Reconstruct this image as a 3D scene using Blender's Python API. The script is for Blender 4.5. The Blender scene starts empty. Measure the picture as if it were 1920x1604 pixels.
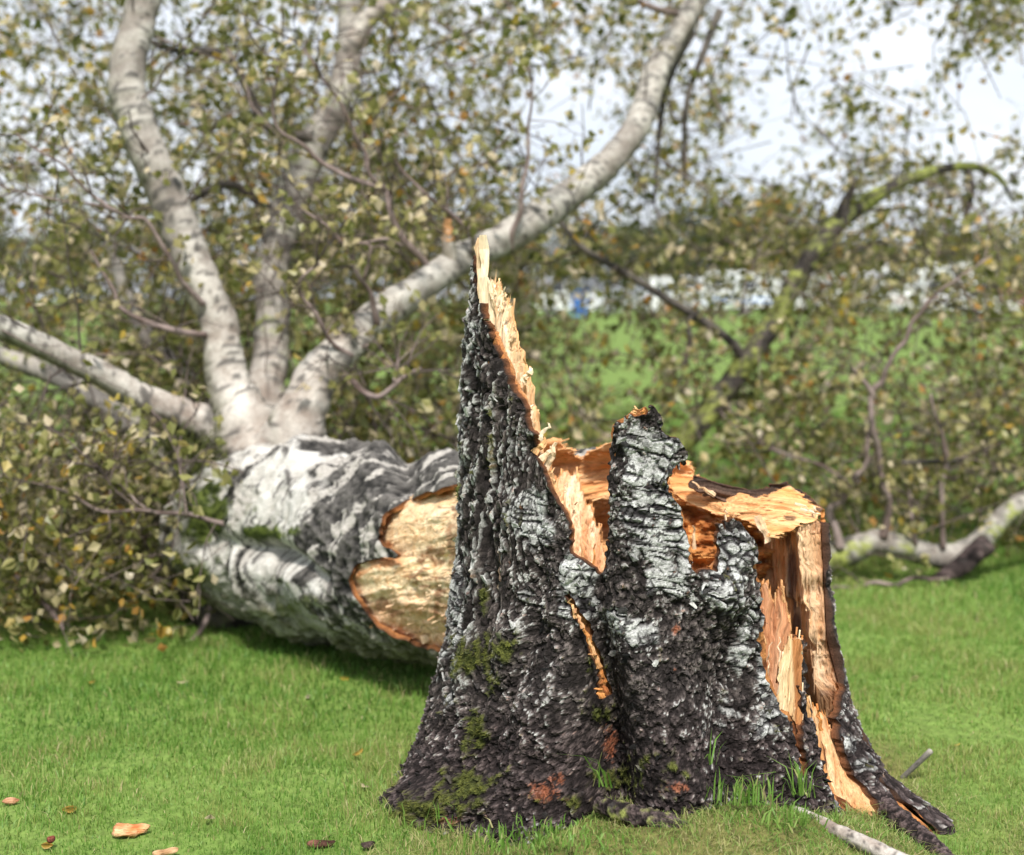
import bpy, math, random
import numpy as np

# ------------------------------------------------------------------ camera, sky, sun, exposure
SC = bpy.context.scene
COL = SC.collection
CAM_H = 1.0
PITCH = math.radians(5.19)
F_PX = 50.0 / 36.0 * 1920.0            # focal length in pixels of the 1920 px wide photograph
cam_d = bpy.data.cameras.new('camera')
cam = bpy.data.objects.new('camera', cam_d)
COL.objects.link(cam)
cam.location = (0, 0, CAM_H)
cam.rotation_euler = (math.pi / 2 - PITCH, 0, 0)
cam_d.lens = 50
cam_d.sensor_width = 36
cam_d.clip_start = 0.05
cam_d.clip_end = 3000
cam_d.dof.use_dof = True
cam_d.dof.focus_distance = 2.72
cam_d.dof.aperture_fstop = 2.3
SC.camera = cam

SUN_EL, SUN_AZ = math.radians(54), math.radians(176)   # azimuth clockwise from +Y: from the right, behind the camera
w = bpy.data.worlds.new('World')
SC.world = w
w.use_nodes = True
nt = w.node_tree
nt.nodes.clear()
out = nt.nodes.new('ShaderNodeOutputWorld')
bg = nt.nodes.new('ShaderNodeBackground')
sky = nt.nodes.new('ShaderNodeTexSky')
sky.sky_type = 'NISHITA'
sky.sun_disc = False
sky.sun_elevation = SUN_EL
sky.sun_rotation = SUN_AZ
sky.air_density = 1.0
sky.dust_density = 1.5
tc = nt.nodes.new('ShaderNodeTexCoord')
mp = nt.nodes.new('ShaderNodeMapping')
mp.inputs['Scale'].default_value = (1.0, 1.0, 3.2)
cn = nt.nodes.new('ShaderNodeTexNoise')
cn.inputs['Scale'].default_value = 2.3
cn.inputs['Detail'].default_value = 6
cn.inputs['Roughness'].default_value = 0.55
cr = nt.nodes.new('ShaderNodeValToRGB')          # cloud shade
cr.color_ramp.elements[0].position = 0.30
cr.color_ramp.elements[0].color = (5.3, 5.9, 6.9, 1)
cr.color_ramp.elements[1].position = 0.66
cr.color_ramp.elements[1].color = (8.6, 8.8, 9.2, 1)
mix = nt.nodes.new('ShaderNodeMix')
mix.data_type = 'RGBA'
mix.inputs['Factor'].default_value = 0.85
nt.links.new(tc.outputs['Generated'], mp.inputs['Vector'])
nt.links.new(mp.outputs['Vector'], cn.inputs['Vector'])
nt.links.new(cn.outputs['Fac'], cr.inputs['Fac'])
nt.links.new(sky.outputs['Color'], mix.inputs['A'])
nt.links.new(cr.outputs['Color'], mix.inputs['B'])
nt.links.new(mix.outputs['Result'], bg.inputs['Color'])
bg.inputs['Strength'].default_value = 0.075
nt.links.new(bg.outputs['Background'], out.inputs['Surface'])

sd = bpy.data.lights.new('sun', 'SUN')
sd.energy = 2.9
sd.angle = math.radians(9)
sd.color = (1.0, 0.95, 0.87)
sun = bpy.data.objects.new('sun', sd)
COL.objects.link(sun)
sun.location = (3, -3, 6)
sun.rotation_euler = (math.pi / 2 - SUN_EL, 0, math.pi - SUN_AZ)

SC.view_settings.view_transform = 'Standard'
SC.view_settings.look = 'None'
SC.view_settings.exposure = 0.97
SC.view_settings.gamma = 1.0
SC.cycles.use_denoising = True
SC.cycles.max_bounces = 6
SC.cycles.transparent_max_bounces = 4

random.seed(11)
RNG = np.random.default_rng(11)

# ------------------------------------------------------------------ helpers: projection
CA, SA = math.cos(PITCH), math.sin(PITCH)


def P(px, py, d):
    """world point(s) that lie at depth d (metres along +Y) on the line of sight of a photograph pixel"""
    X = (np.asarray(px, float) - 960) / F_PX
    Y = (802 - np.asarray(py, float)) / F_PX
    dy = CA + SA * Y
    dz = CA * Y - SA
    t = np.asarray(d, float) / dy
    return np.stack(np.broadcast_arrays(X * t, dy * t, CAM_H + dz * t), -1)


def proj(p):
    v = p - np.array([0, 0, CAM_H])
    zc = v[..., 1] * CA - v[..., 2] * SA
    yc = v[..., 1] * SA + v[..., 2] * CA
    return 960 + F_PX * v[..., 0] / zc, 802 - F_PX * yc / zc


# ------------------------------------------------------------------ helpers: noise
def _h(ix, iy, iz, seed):
    with np.errstate(over='ignore'):
        h = (ix.astype(np.uint32) * np.uint32(0x8da6b343)) ^ (iy.astype(np.uint32) * np.uint32(0xd8163841)) ^ \
            (iz.astype(np.uint32) * np.uint32(0xcb1ab31f)) ^ np.uint32((seed * 0x9e3779b1) & 0xffffffff)
        h ^= h >> np.uint32(15)
        h *= np.uint32(0x2c1b3c6d)
        h ^= h >> np.uint32(12)
        h *= np.uint32(0x297a2d39)
        h ^= h >> np.uint32(15)
    return h


def vnoise(p, seed=0):
    """value noise, -1..1; p (...,3)"""
    i = np.floor(p).astype(np.int64)
    f = (p - i).astype(np.float32)
    f = f * f * f * (f * (f * 6 - 15) + 10)
    r = 0
    for dx in (0, 1):
        wx = f[..., 0] if dx else 1 - f[..., 0]
        for dy in (0, 1):
            wy = f[..., 1] if dy else 1 - f[..., 1]
            for dz in (0, 1):
                wz = f[..., 2] if dz else 1 - f[..., 2]
                r = r + wx * wy * wz * (_h(i[..., 0] + dx, i[..., 1] + dy, i[..., 2] + dz, seed).astype(np.float32) / 2147483648.0 - 1)
    return r


def fbm(p, octv=4, seed=0, gain=0.5):
    a, s, t = 1.0, 0.0, 0.0
    q = np.asarray(p, float)
    for k in range(octv):
        s = s + a * vnoise(q, seed + k * 17)
        t += a
        a *= gain
        q = q * 2.03 + 7.31
    return s / t * 1.6


def worley(p, seed=0):
    """F1, F2 and cell id of cellular noise; p (...,3)"""
    sh = p.shape[:-1]
    p = p.reshape(-1, 3)
    i = np.floor(p).astype(np.int64)
    f1 = np.full(len(p), 9.0)
    f2 = np.full(len(p), 9.0)
    cid = np.zeros(len(p))
    for dx in (-1, 0, 1):
        for dy in (-1, 0, 1):
            for dz in (-1, 0, 1):
                c = i + np.array([dx, dy, dz])
                h = _h(c[:, 0], c[:, 1], c[:, 2], seed)
                ox = (h & np.uint32(1023)) / 1024.0
                oy = ((h >> np.uint32(10)) & np.uint32(1023)) / 1024.0
                oz = ((h >> np.uint32(20)) & np.uint32(1023)) / 1024.0
                d = np.sqrt((c[:, 0] + ox - p[:, 0]) ** 2 + (c[:, 1] + oy - p[:, 1]) ** 2 + (c[:, 2] + oz - p[:, 2]) ** 2)
                n = d < f1
                f2 = np.where(n, f1, np.minimum(f2, d))
                cid = np.where(n, (h >> np.uint32(8)) / 16777216.0, cid)
                f1 = np.where(n, d, f1)
    return f1.reshape(sh), f2.reshape(sh), cid.reshape(sh)


def sst(a, b, x):
    t = np.clip((x - a) / (b - a), 0, 1)
    return t * t * (3 - 2 * t)


def blobs(X, Y, lst):
    r = np.zeros(np.broadcast(X, Y).shape)
    for (x, y, rx, ry, a) in lst:
        r = np.maximum(r, a * np.exp(-((X - x) / rx) ** 2 - ((Y - y) / ry) ** 2))
    return r


def in_poly(X, Y, poly):
    ins = np.zeros(X.shape, bool)
    n = len(poly)
    for k in range(n):
        x1, y1 = poly[k]
        x2, y2 = poly[(k + 1) % n]
        if y1 == y2:
            continue
        c = ((y1 > Y) != (y2 > Y)) & (X < (x2 - x1) * (Y - y1) / (y2 - y1) + x1)
        ins ^= c
    return ins


def lerp3(a, b, t):
    a = np.asarray(a, float)
    b = np.asarray(b, float)
    return a + (b - a) * np.asarray(t)[..., None]


# ------------------------------------------------------------------ helpers: objects
def tag(o, label, cat, group=None, kind=None):
    if label:
        o['label'] = label
    if cat:
        o['category'] = cat
    if group:
        o['group'] = group
    if kind:
        o['kind'] = kind
    return o


def empty(name, loc, label=None, cat=None, group=None, rz=0.0):
    o = bpy.data.objects.new(name, None)
    COL.objects.link(o)
    o.location = [float(v) for v in loc]
    o.rotation_euler = (0, 0, rz)
    o.empty_display_size = 0.1
    return tag(o, label, cat, group)


def make_obj(name, verts, faces, mats, parent=None, smooth=True, mat_idx=None, attrs=None, quads=None, tris=None):
    """ONE mesh object; verts in world space; faces a list, or quads/tris as integer arrays"""
    me = bpy.data.meshes.new(name)
    verts = np.asarray(verts, np.float32).reshape(-1, 3)
    off = np.zeros(3, np.float32)
    if parent is not None and parent.type == 'EMPTY':
        off = np.array(parent.location, np.float32)
    verts = verts - off
    if faces is not None:
        me.from_pydata(verts.tolist(), [], faces)
        nf = len(me.polygons)
    else:
        parts, starts, tot = [], [], 0
        sizes = []
        for arr, k in ((quads, 4), (tris, 3)):
            if arr is not None and len(arr):
                arr = np.asarray(arr, np.int32).reshape(-1, k)
                parts.append(arr.ravel())
                starts.append(tot + np.arange(len(arr)) * k)
                sizes.append(np.full(len(arr), k))
                tot += arr.size
        me.vertices.add(len(verts))
        me.vertices.foreach_set('co', verts.ravel())
        me.loops.add(tot)
        me.loops.foreach_set('vertex_index', np.concatenate(parts).astype(np.int32))
        st = np.concatenate(starts).astype(np.int32)
        nf = len(st)
        me.polygons.add(nf)
        me.polygons.foreach_set('loop_start', st)
        me.polygons.foreach_set('loop_total', np.concatenate(sizes).astype(np.int32))
    for m in (mats if isinstance(mats, (list, tuple)) else [mats]):
        me.materials.append(m)
    if mat_idx is not None:
        me.polygons.foreach_set('material_index', np.asarray(mat_idx, np.int32))
    me.polygons.foreach_set('use_smooth', np.full(nf, bool(smooth)))
    for an, (at, data) in (attrs or {}).items():
        a = me.attributes.new(an, at, 'POINT')
        data = np.asarray(data, np.float32)
        if at == 'FLOAT_COLOR':
            if data.shape[-1] == 3:
                data = np.concatenate([data, np.ones(data.shape[:-1] + (1,), np.float32)], -1)
            a.data.foreach_set('color', data.ravel())
        elif at == 'FLOAT_VECTOR':
            a.data.foreach_set('vector', data.ravel())
        else:
            a.data.foreach_set('value', data.ravel())
    me.update(calc_edges=True)
    o = bpy.data.objects.new(name, me)
    COL.objects.link(o)
    if parent is not None:
        o.parent = parent
    return o


def add_fibres(parent, pts, cols, dirv, n, seed, Lr=(0.008, 0.045), wr=(0.0008, 0.0022)):
    """hair-thin torn fibres that lie along the grain of a broken piece"""
    r = np.random.default_rng(seed)
    i = r.integers(0, len(pts), n)
    p = pts[i]
    d = np.asarray(dirv, float) * np.where(r.random(n) < 0.75, 1, -1)[:, None] + r.normal(0, 0.07, (n, 3))
    d /= np.linalg.norm(d, axis=1)[:, None]
    cam_ = np.array([0, 0, CAM_H]) - p
    cam_ /= np.linalg.norm(cam_, axis=1)[:, None]
    sd_ = np.cross(d, cam_)
    sd_ /= np.linalg.norm(sd_, axis=1)[:, None]
    up = np.cross(sd_, d)
    L = (r.uniform(*Lr, n) * r.random(n) ** 0.5)[:, None]
    w_ = r.uniform(*wr, n)[:, None]
    lift = (r.exponential(0.0022, n) * np.sign((up * cam_).sum(1)))[:, None]
    b0 = p - d * L * 0.5 - up * 0.0005
    mid = p + up * lift * 0.4
    tip = p + d * L * 0.5 + up * lift
    V = np.stack([b0 - sd_ * w_, b0 + sd_ * w_, mid - sd_ * w_ * 0.8, mid + sd_ * w_ * 0.8, mid + up * np.sign((up * cam_).sum(1))[:, None] * w_ * 0.8, tip], 1).reshape(-1, 3)
    k = np.arange(n) * 6
    T = np.concatenate([np.stack([k + a, k + b, k + c], -1) for (a, b, c) in ((0, 2, 4), (1, 4, 3), (0, 4, 1), (2, 5, 4), (4, 5, 3))])
    C = np.repeat(np.clip(cols[i] * r.uniform(0.72, 1.22, (n, 1)), 0, 0.9), 6, 0)
    g = np.stack([np.repeat(r.random(n), 6), np.tile(np.array([0, 0, .02, .02, .02, .04]), n), np.zeros(n * 6)], -1)
    o = make_obj('wood_fibres', V, None, M_WOOD, parent, False, None, {'Col': ('FLOAT_COLOR', C), 'grain': ('FLOAT_VECTOR', g)}, tris=T)
    o['kind'] = 'stuff'


def solid_grid(name, Pf, Pb, cell, mats, parent, colF, colB, colR, graF=None, rimseg=3, rimnoise=0.004, seed=0, rimfib=0.0, soft=5, flat=False, fib=0, fibdir=None, fibL=(0.008, 0.045)):
    """a closed sheet: front grid Pf, back grid Pb, kept cells; three material slots front / back / rim"""
    Hh, Ww = Pf.shape[:2]
    idx = np.arange(Hh * Ww).reshape(Hh, Ww)
    ci, cj = np.nonzero(cell)
    q = np.stack([idx[ci, cj], idx[ci, cj + 1], idx[ci + 1, cj + 1], idx[ci + 1, cj]], -1)
    used = np.unique(q)
    remap = np.full(Hh * Ww, -1, np.int64)
    remap[used] = np.arange(len(used))
    nU = len(used)
    qf = remap[q]
    qb = qf[:, ::-1] + nU
    pad = np.zeros((Hh + 1, Ww + 1), bool)
    pad[1:Hh, 1:Ww] = cell
    E = []
    for (di, dj, a, b) in ((-1, 0, (0, 0), (0, 1)), (1, 0, (1, 1), (1, 0)), (0, -1, (1, 0), (0, 0)), (0, 1, (0, 1), (1, 1))):
        m = cell & ~pad[1 + di:Hh + di, 1 + dj:Ww + dj]
        i, j = np.nonzero(m)
        E.append(np.stack([idx[i + a[0], j + a[1]], idx[i + b[0], j + b[1]]], -1))
    E = np.concatenate(E)
    ring = np.unique(E)
    rmap = np.full(Hh * Ww, -1, np.int64)
    rmap[ring] = np.arange(len(ring))
    nR = len(ring)
    pf = Pf.reshape(-1, 3).copy()
    pb = Pb.reshape(-1, 3).copy()
    # relax the stepped outline of the grid
    ea, eb = rmap[E[:, 0]], rmap[E[:, 1]]
    deg = np.maximum(np.bincount(np.concatenate([ea, eb]), minlength=nR), 1)[:, None]
    for arr in (pf, pb):
        for _ in range(soft):
            v = arr[ring]
            acc = np.zeros_like(v)
            np.add.at(acc, ea, v[eb])
            np.add.at(acc, eb, v[ea])
            arr[ring] = 0.45 * v + 0.55 * acc / deg
    # direction square to the rim, for torn fibres
    tang = np.zeros((nR, 3))
    dE = pf[ring][eb] - pf[ring][ea]
    np.add.at(tang, ea, dE)
    np.add.at(tang, eb, dE)
    rn = np.cross(tang, pb[ring] - pf[ring])
    rn /= np.linalg.norm(rn, axis=1)[:, None] + 1e-9
    T = np.linspace(0, 1, rimseg + 1)
    rv, rc, rg = [], [], []
    cr3 = colR.reshape(-1, 2, 3)[ring] if np.ndim(colR) == 4 else np.broadcast_to(np.asarray(colR, float), (nR, 2, 3))
    g = graF.reshape(-1, 3) if graF is not None else np.zeros((Hh * Ww, 3))
    for t in T:
        v = pf[ring] * (1 - t) + pb[ring] * t
        if 0 < t < 1:
            v = v + rimnoise * np.stack([fbm(v * 90, 2, seed + 3), fbm(v * 90, 2, seed + 5), fbm(v * 90, 2, seed + 9)], -1)
            if rimfib:
                th_ = np.linalg.norm(pb[ring] - pf[ring], axis=1)
                gq = g[ring]
                v = v + rn * (rimfib * fbm(np.stack([gq[:, 0] * 40 + t * th_ * 420, gq[:, 1] * 13, t * th_ * 60], -1), 3, seed + 41))[:, None]
        rv.append(v)
        rc.append(cr3[:, 0] * (1 - t) + cr3[:, 1] * t)
        gg = g[ring].copy()
        gg[:, 0] += t * np.linalg.norm(pb[ring] - pf[ring], axis=1)
        rg.append(gg)
    base = 2 * nU
    qr = np.concatenate([np.stack([base + k * nR + ea, base + k * nR + eb, base + (k + 1) * nR + eb, base + (k + 1) * nR + ea], -1)
                         for k in range(rimseg)])
    V = np.concatenate([pf[used], pb[used]] + rv)
    cF = np.broadcast_to(np.asarray(colF, float), Pf.shape).reshape(-1, 3)[used]
    cB = np.broadcast_to(np.asarray(colB, float), Pf.shape).reshape(-1, 3)[used]
    C = np.concatenate([cF, cB] + rc)
    G = np.concatenate([g[used], g[used] + [0.4, 0.3, 0.1]] + rg)
    Q = np.concatenate([qf, qb, qr])
    mi = np.concatenate([np.zeros(len(qf)), np.ones(len(qb)), np.full(len(qr), 2)])
    o = make_obj(name, V, None, mats, parent, True, mi, {'Col': ('FLOAT_COLOR', C), 'grain': ('FLOAT_VECTOR', G)}, quads=Q)
    if fib:
        a_, b_ = V[:nU], V[2 * nU:]
        add_fibres(parent, np.concatenate([a_, np.repeat(b_, 3, 0)]), np.concatenate([C[:nU], np.repeat(C[2 * nU:], 3, 0)]), fibdir, fib, seed + 77, fibL)
    if flat:
        sm = np.ones(len(Q), bool)
        sm[:len(qf)] = False
        o.data.polygons.foreach_set('use_smooth', sm)
    return o


def cells_from(vm):
    return vm[:-1, :-1] & vm[1:, :-1] & vm[:-1, 1:] & vm[1:, 1:]


# ------------------------------------------------------------------ materials
def new_mat(name):
    m = bpy.data.materials.new(name)
    m.use_nodes = True
    n = m.node_tree
    n.nodes.clear()
    o = n.nodes.new('ShaderNodeOutputMaterial')
    b = n.nodes.new('ShaderNodeBsdfPrincipled')
    n.links.new(b.outputs[0], o.inputs[0])
    return m, n, b, o


def N(n, typ, **kw):
    x = n.nodes.new(typ)
    for k, v in kw.items():
        if k in x.inputs:
            x.inputs[k].default_value = v
        else:
            setattr(x, k, v)
    return x


def ramp(n, stops):
    r = n.nodes.new('ShaderNodeValToRGB')
    e = r.color_ramp.elements
    while len(e) < len(stops):
        e.new(0.5)
    for k, (p, c) in enumerate(stops):
        e[k].position = p
        e[k].color = (c, c, c, 1) if not isinstance(c, tuple) else (*c, 1)
    return r


def mul(n, a, b):
    m = n.nodes.new('ShaderNodeMix')
    m.data_type = 'RGBA'
    m.blend_type = 'MULTIPLY'
    m.inputs['Factor'].default_value = 1
    n.links.new(a, m.inputs['A'])
    n.links.new(b, m.inputs['B'])
    return m.outputs['Result']


def bark_material(name, scale=1.0, rough=0.85, bump=0.5, contrast=(0.45, 1.35)):
    m, n, b, o = new_mat(name)
    at = N(n, 'ShaderNodeAttribute', attribute_name='Col')
    tc = N(n, 'ShaderNodeTexCoord')
    n1 = N(n, 'ShaderNodeTexNoise', Scale=210.0 * scale, Detail=5.0, Roughness=0.65)
    n2 = N(n, 'ShaderNodeTexNoise', Scale=520.0 * scale, Detail=3.0, Roughness=0.6)
    n.links.new(tc.outputs['Object'], n1.inputs['Vector'])
    n.links.new(tc.outputs['Object'], n2.inputs['Vector'])
    r = ramp(n, [(0.32, contrast[0]), (0.70, contrast[1])])
    n.links.new(n1.outputs['Fac'], r.inputs['Fac'])
    c = mul(n, at.outputs['Color'], r.outputs['Color'])
    n.links.new(c, b.inputs['Base Color'])
    b.inputs['Roughness'].default_value = rough
    b.inputs['Specular IOR Level'].default_value = 0.18
    ad = N(n, 'ShaderNodeMath', operation='ADD')
    n.links.new(n1.outputs['Fac'], ad.inputs[0])
    n.links.new(n2.outputs['Fac'], ad.inputs[1])
    bp = N(n, 'ShaderNodeBump', Strength=bump, Distance=0.004)
    n.links.new(ad.outputs[0], bp.inputs['Height'])
    n.links.new(bp.outputs[0], b.inputs['Normal'])
    return m


def wood_material(name):
    m, n, b, o = new_mat(name)
    at = N(n, 'ShaderNodeAttribute', attribute_name='Col')
    ag = N(n, 'ShaderNodeAttribute', attribute_name='grain')
    mp1 = N(n, 'ShaderNodeMapping')
    mp1.inputs['Scale'].default_value = (330, 14, 160)
    mp2 = N(n, 'ShaderNodeMapping')
    mp2.inputs['Scale'].default_value = (60, 5, 50)
    n.links.new(ag.outputs['Vector'], mp1.inputs['Vector'])
    n.links.new(ag.outputs['Vector'], mp2.inputs['Vector'])
    n1 = N(n, 'ShaderNodeTexNoise', Scale=1.0, Detail=4.0, Roughness=0.6)
    n2 = N(n, 'ShaderNodeTexNoise', Scale=1.0, Detail=4.0, Roughness=0.6)
    n2.inputs['Distortion'].default_value = 0.6
    n.links.new(mp1.outputs[0], n1.inputs['Vector'])
    n.links.new(mp2.outputs[0], n2.inputs['Vector'])
    r1 = ramp(n, [(0.30, 0.56), (0.46, 0.94), (0.62, 1.08), (0.75, 1.18)])
    r2 = ramp(n, [(0.30, (0.70, 0.50, 0.36)), (0.47, (1.0, 0.92, 0.85)), (0.70, (1.12, 1.16, 1.22))])
    n.links.new(n1.outputs['Fac'], r1.inputs['Fac'])
    n.links.new(n2.outputs['Fac'], r2.inputs['Fac'])
    c = mul(n, mul(n, at.outputs['Color'], r1.outputs['Color']), r2.outputs['Color'])
    n.links.new(c, b.inputs['Base Color'])
    b.inputs['Roughness'].default_value = 0.7
    b.inputs['Specular IOR Level'].default_value = 0.3
    b.inputs['Subsurface Weight'].default_value = 0.0
    ad = N(n, 'ShaderNodeMath', operation='MULTIPLY_ADD')
    ad.inputs[1].default_value = 2.0
    n.links.new(n2.outputs['Fac'], ad.inputs[0])
    n.links.new(n1.outputs['Fac'], ad.inputs[2])
    bp = N(n, 'ShaderNodeBump', Strength=0.9, Distance=0.006)
    n.links.new(ad.outputs[0], bp.inputs['Height'])
    n.links.new(bp.outputs[0], b.inputs['Normal'])
    return m


def leaf_material(name, stops, rough=0.5, trans=0.35, attr='tint', spec=0.4):
    m, n, b, o = new_mat(name)
    at = N(n, 'ShaderNodeAttribute', attribute_name=attr)
    r = ramp(n, stops)
    n.links.new(at.outputs['Fac'], r.inputs['Fac'])
    n.links.new(r.outputs['Color'], b.inputs['Base Color'])
    b.inputs['Roughness'].default_value = rough
    b.inputs['Specular IOR Level'].default_value = spec
    tr = N(n, 'ShaderNodeBsdfTranslucent')
    n.links.new(r.outputs['Color'], tr.inputs['Color'])
    mx = N(n, 'ShaderNodeMixShader')
    mx.inputs['Fac'].default_value = trans
    n.links.new(b.outputs[0], mx.inputs[1])
    n.links.new(tr.outputs[0], mx.inputs[2])
    n.links.new(mx.outputs[0], o.inputs[0])
    return m


def plain(name, col, rough=0.5, metal=0.0, var=0.12, scale=8.0):
    m, n, b, o = new_mat(name)
    tc = N(n, 'ShaderNodeTexCoord')
    ns = N(n, 'ShaderNodeTexNoise', Scale=scale, Detail=4.0)
    n.links.new(tc.outputs['Object'], ns.inputs['Vector'])
    r = ramp(n, [(0.3, tuple(c * (1 - var) for c in col)), (0.7, tuple(min(1, c * (1 + var)) for c in col))])
    n.links.new(ns.outputs['Fac'], r.inputs['Fac'])
    n.links.new(r.outputs['Color'], b.inputs['Base Color'])
    b.inputs['Roughness'].default_value = rough
    b.inputs['Metallic'].default_value = metal
    return m


M_BARK = bark_material('stump_bark', 1.25, 0.95, 0.55, (0.40, 1.45))
M_INNER = bark_material('inner_bark', 1.3, 0.9, 0.8, (0.55, 1.25))
M_WOOD = wood_material('torn_wood')
M_BIRCH = bark_material('birch_bark', 0.6, 0.7, 0.35, (0.72, 1.15))
M_TWIG = bark_material('twig_bark', 0.6, 0.7, 0.3, (0.7, 1.2))
M_LEAF = leaf_material('birch_leaf', [(0.0, (0.085, 0.105, 0.026)), (0.25, (0.17, 0.18, 0.050)), (0.45, (0.29, 0.28, 0.095)),
                                      (0.60, (0.38, 0.34, 0.15)), (0.74, (0.55, 0.46, 0.29)), (0.84, (0.62, 0.54, 0.42)),
                                      (0.92, (0.50, 0.38, 0.06)), (1.0, (0.40, 0.21, 0.05))], 0.40, 0.42)
M_GRASS = leaf_material('grass_blade', [(0.0, (0.050, 0.140, 0.018)), (0.35, (0.118, 0.248, 0.034)), (0.7, (0.205, 0.340, 0.070)),
                                        (0.86, (0.300, 0.350, 0.100)), (1.0, (0.450, 0.380, 0.200))], 0.5, 0.35)
M_MOSS = leaf_material('moss', [(0.0, (0.028, 0.038, 0.008)), (0.6, (0.075, 0.090, 0.018)), (1.0, (0.16, 0.155, 0.035))], 0.8, 0.2)

# ------------------------------------------------------------------ ground
STX, STY = 0.282, 3.0                       # axis of the stump


def ground_z(x, y):
    z = 0.100 * np.exp(-((x - 0.36) / 0.36) ** 2 - ((y - 2.52) / 0.30) ** 2)
    z = z + 0.012 * np.exp(-((x - 0.25) / 0.85) ** 2 - ((y - 2.9) / 0.7) ** 2)
    z = z - 0.042 * np.exp(-((x - 0.25) / 0.95) ** 2 - ((y - 2.75) / 0.60) ** 2)
    near = np.exp(-((x) / 9) ** 2 - ((y - 4) / 8) ** 2)
    p = np.stack([x, y, np.zeros_like(x)], -1)
    z = z + near * (0.018 * fbm(p * 2.1, 3, 41) + 0.006 * fbm(p * 11, 2, 47))
    return z - 0.012


def build_ground():
    rr = np.concatenate([[0.0], np.geomspace(0.03, 900, 150)])
    rr = np.unique(np.concatenate([rr, np.linspace(0.05, 3.2, 110)]))
    th = np.linspace(0, 2 * math.pi, 241)[:-1]
    R, T = np.meshgrid(rr, th, indexing='ij')
    x = STX + R * np.sin(T)
    y = STY - 0.4 + R * np.cos(T)
    z = ground_z(x, y)
    V = np.stack([x, y, z], -1)
    h, wd = R.shape
    idx = np.arange(h * wd).reshape(h, wd)
    a = idx[:-1]
    b = idx[1:]
    q = np.stack([a, b, np.roll(b, -1, 1), np.roll(a, -1, 1)], -1).reshape(-1, 4)
    m, n, bs, o = new_mat('lawn_soil_and_grass')
    tcn = N(n, 'ShaderNodeTexCoord')
    n1 = N(n, 'ShaderNodeTexNoise', Scale=1.3, Detail=8.0, Roughness=0.6)
    n2 = N(n, 'ShaderNodeTexNoise', Scale=45.0, Detail=6.0, Roughness=0.7)
    for k in (n1, n2):
        n.links.new(tcn.outputs['Object'], k.inputs['Vector'])
    r1 = ramp(n, [(0.3, (0.125, 0.205, 0.042)), (0.55, (0.172, 0.255, 0.062)), (0.75, (0.225, 0.285, 0.090))])
    r2 = ramp(n, [(0.30, 0.45), (0.65, 1.1)])
    n.links.new(n1.outputs['Fac'], r1.inputs['Fac'])
    n.links.new(n2.outputs['Fac'], r2.inputs['Fac'])
    c = mul(n, r1.outputs['Color'], r2.outputs['Color'])
    # bare thatch round the stump foot
    at = N(n, 'ShaderNodeAttribute', attribute_name='bare')
    mx = N(n, 'ShaderNodeMix', data_type='RGBA')
    soil = ramp(n, [(0.3, (0.045, 0.036, 0.016)), (0.6, (0.17, 0.145, 0.055))])
    n.links.new(n2.outputs['Fac'], soil.inputs['Fac'])
    n.links.new(at.outputs['Fac'], mx.inputs['Factor'])
    n.links.new(c, mx.inputs['A'])
    n.links.new(soil.outputs['Color'], mx.inputs['B'])
    n.links.new(mx.outputs['Result'], bs.inputs['Base Color'])
    bs.inputs['Roughness'].default_value = 0.95
    bs.inputs['Specular IOR Level'].default_value = 0.1
    bare = bare_mask(x, y)
    g = make_obj('lawn', V.reshape(-1, 3), None, m, None, True, None, {'bare': ('FLOAT', bare.ravel())}, quads=q)
    g['kind'] = 'structure'


def bare_mask(x, y):
    d = np.hypot((x - STX) / 1.0, (y - (STY - 0.12)) / 1.0)
    p = np.stack([x, y, np.zeros_like(x)], -1)
    return np.clip(sst(0.78, 0.50, d + 0.16 * fbm(p * 6, 3, 5)), 0, 1) * sst(-0.35, -0.05, x) * 0.85


build_ground()

# ------------------------------------------------------------------ the stump
stump = empty('tree_stump', (STX, STY, 0.0),
              'jagged broken birch stump with black and silver bark and one tall splintered spike', 'tree stump')

_zL = [-0.30, -0.10, 0.0, 0.1, 0.2, 0.3, 0.4, 0.5, 0.6, 0.8, 0.95, 1.08, 1.3]
_rL = [0.66, 0.555, 0.500, 0.466, 0.438, 0.423, 0.405, 0.392, 0.386, 0.384, 0.372, 0.361, 0.35]
_zR = [-0.30, -0.10, 0.0, 0.09, 0.19, 0.29, 0.39, 0.49, 0.6, 1.3]
_rR = [0.58, 0.49, 0.458, 0.443, 0.424, 0.398, 0.392, 0.385, 0.38, 0.37]
RAD = math.radians


def cleft_th(z):
    return np.interp(z, [-0.1, 0.05, 0.2, 0.42, 0.6, 0.9], [RAD(-11), RAD(-12.5), RAD(-15), RAD(-19), RAD(-17), RAD(-16)])


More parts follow.
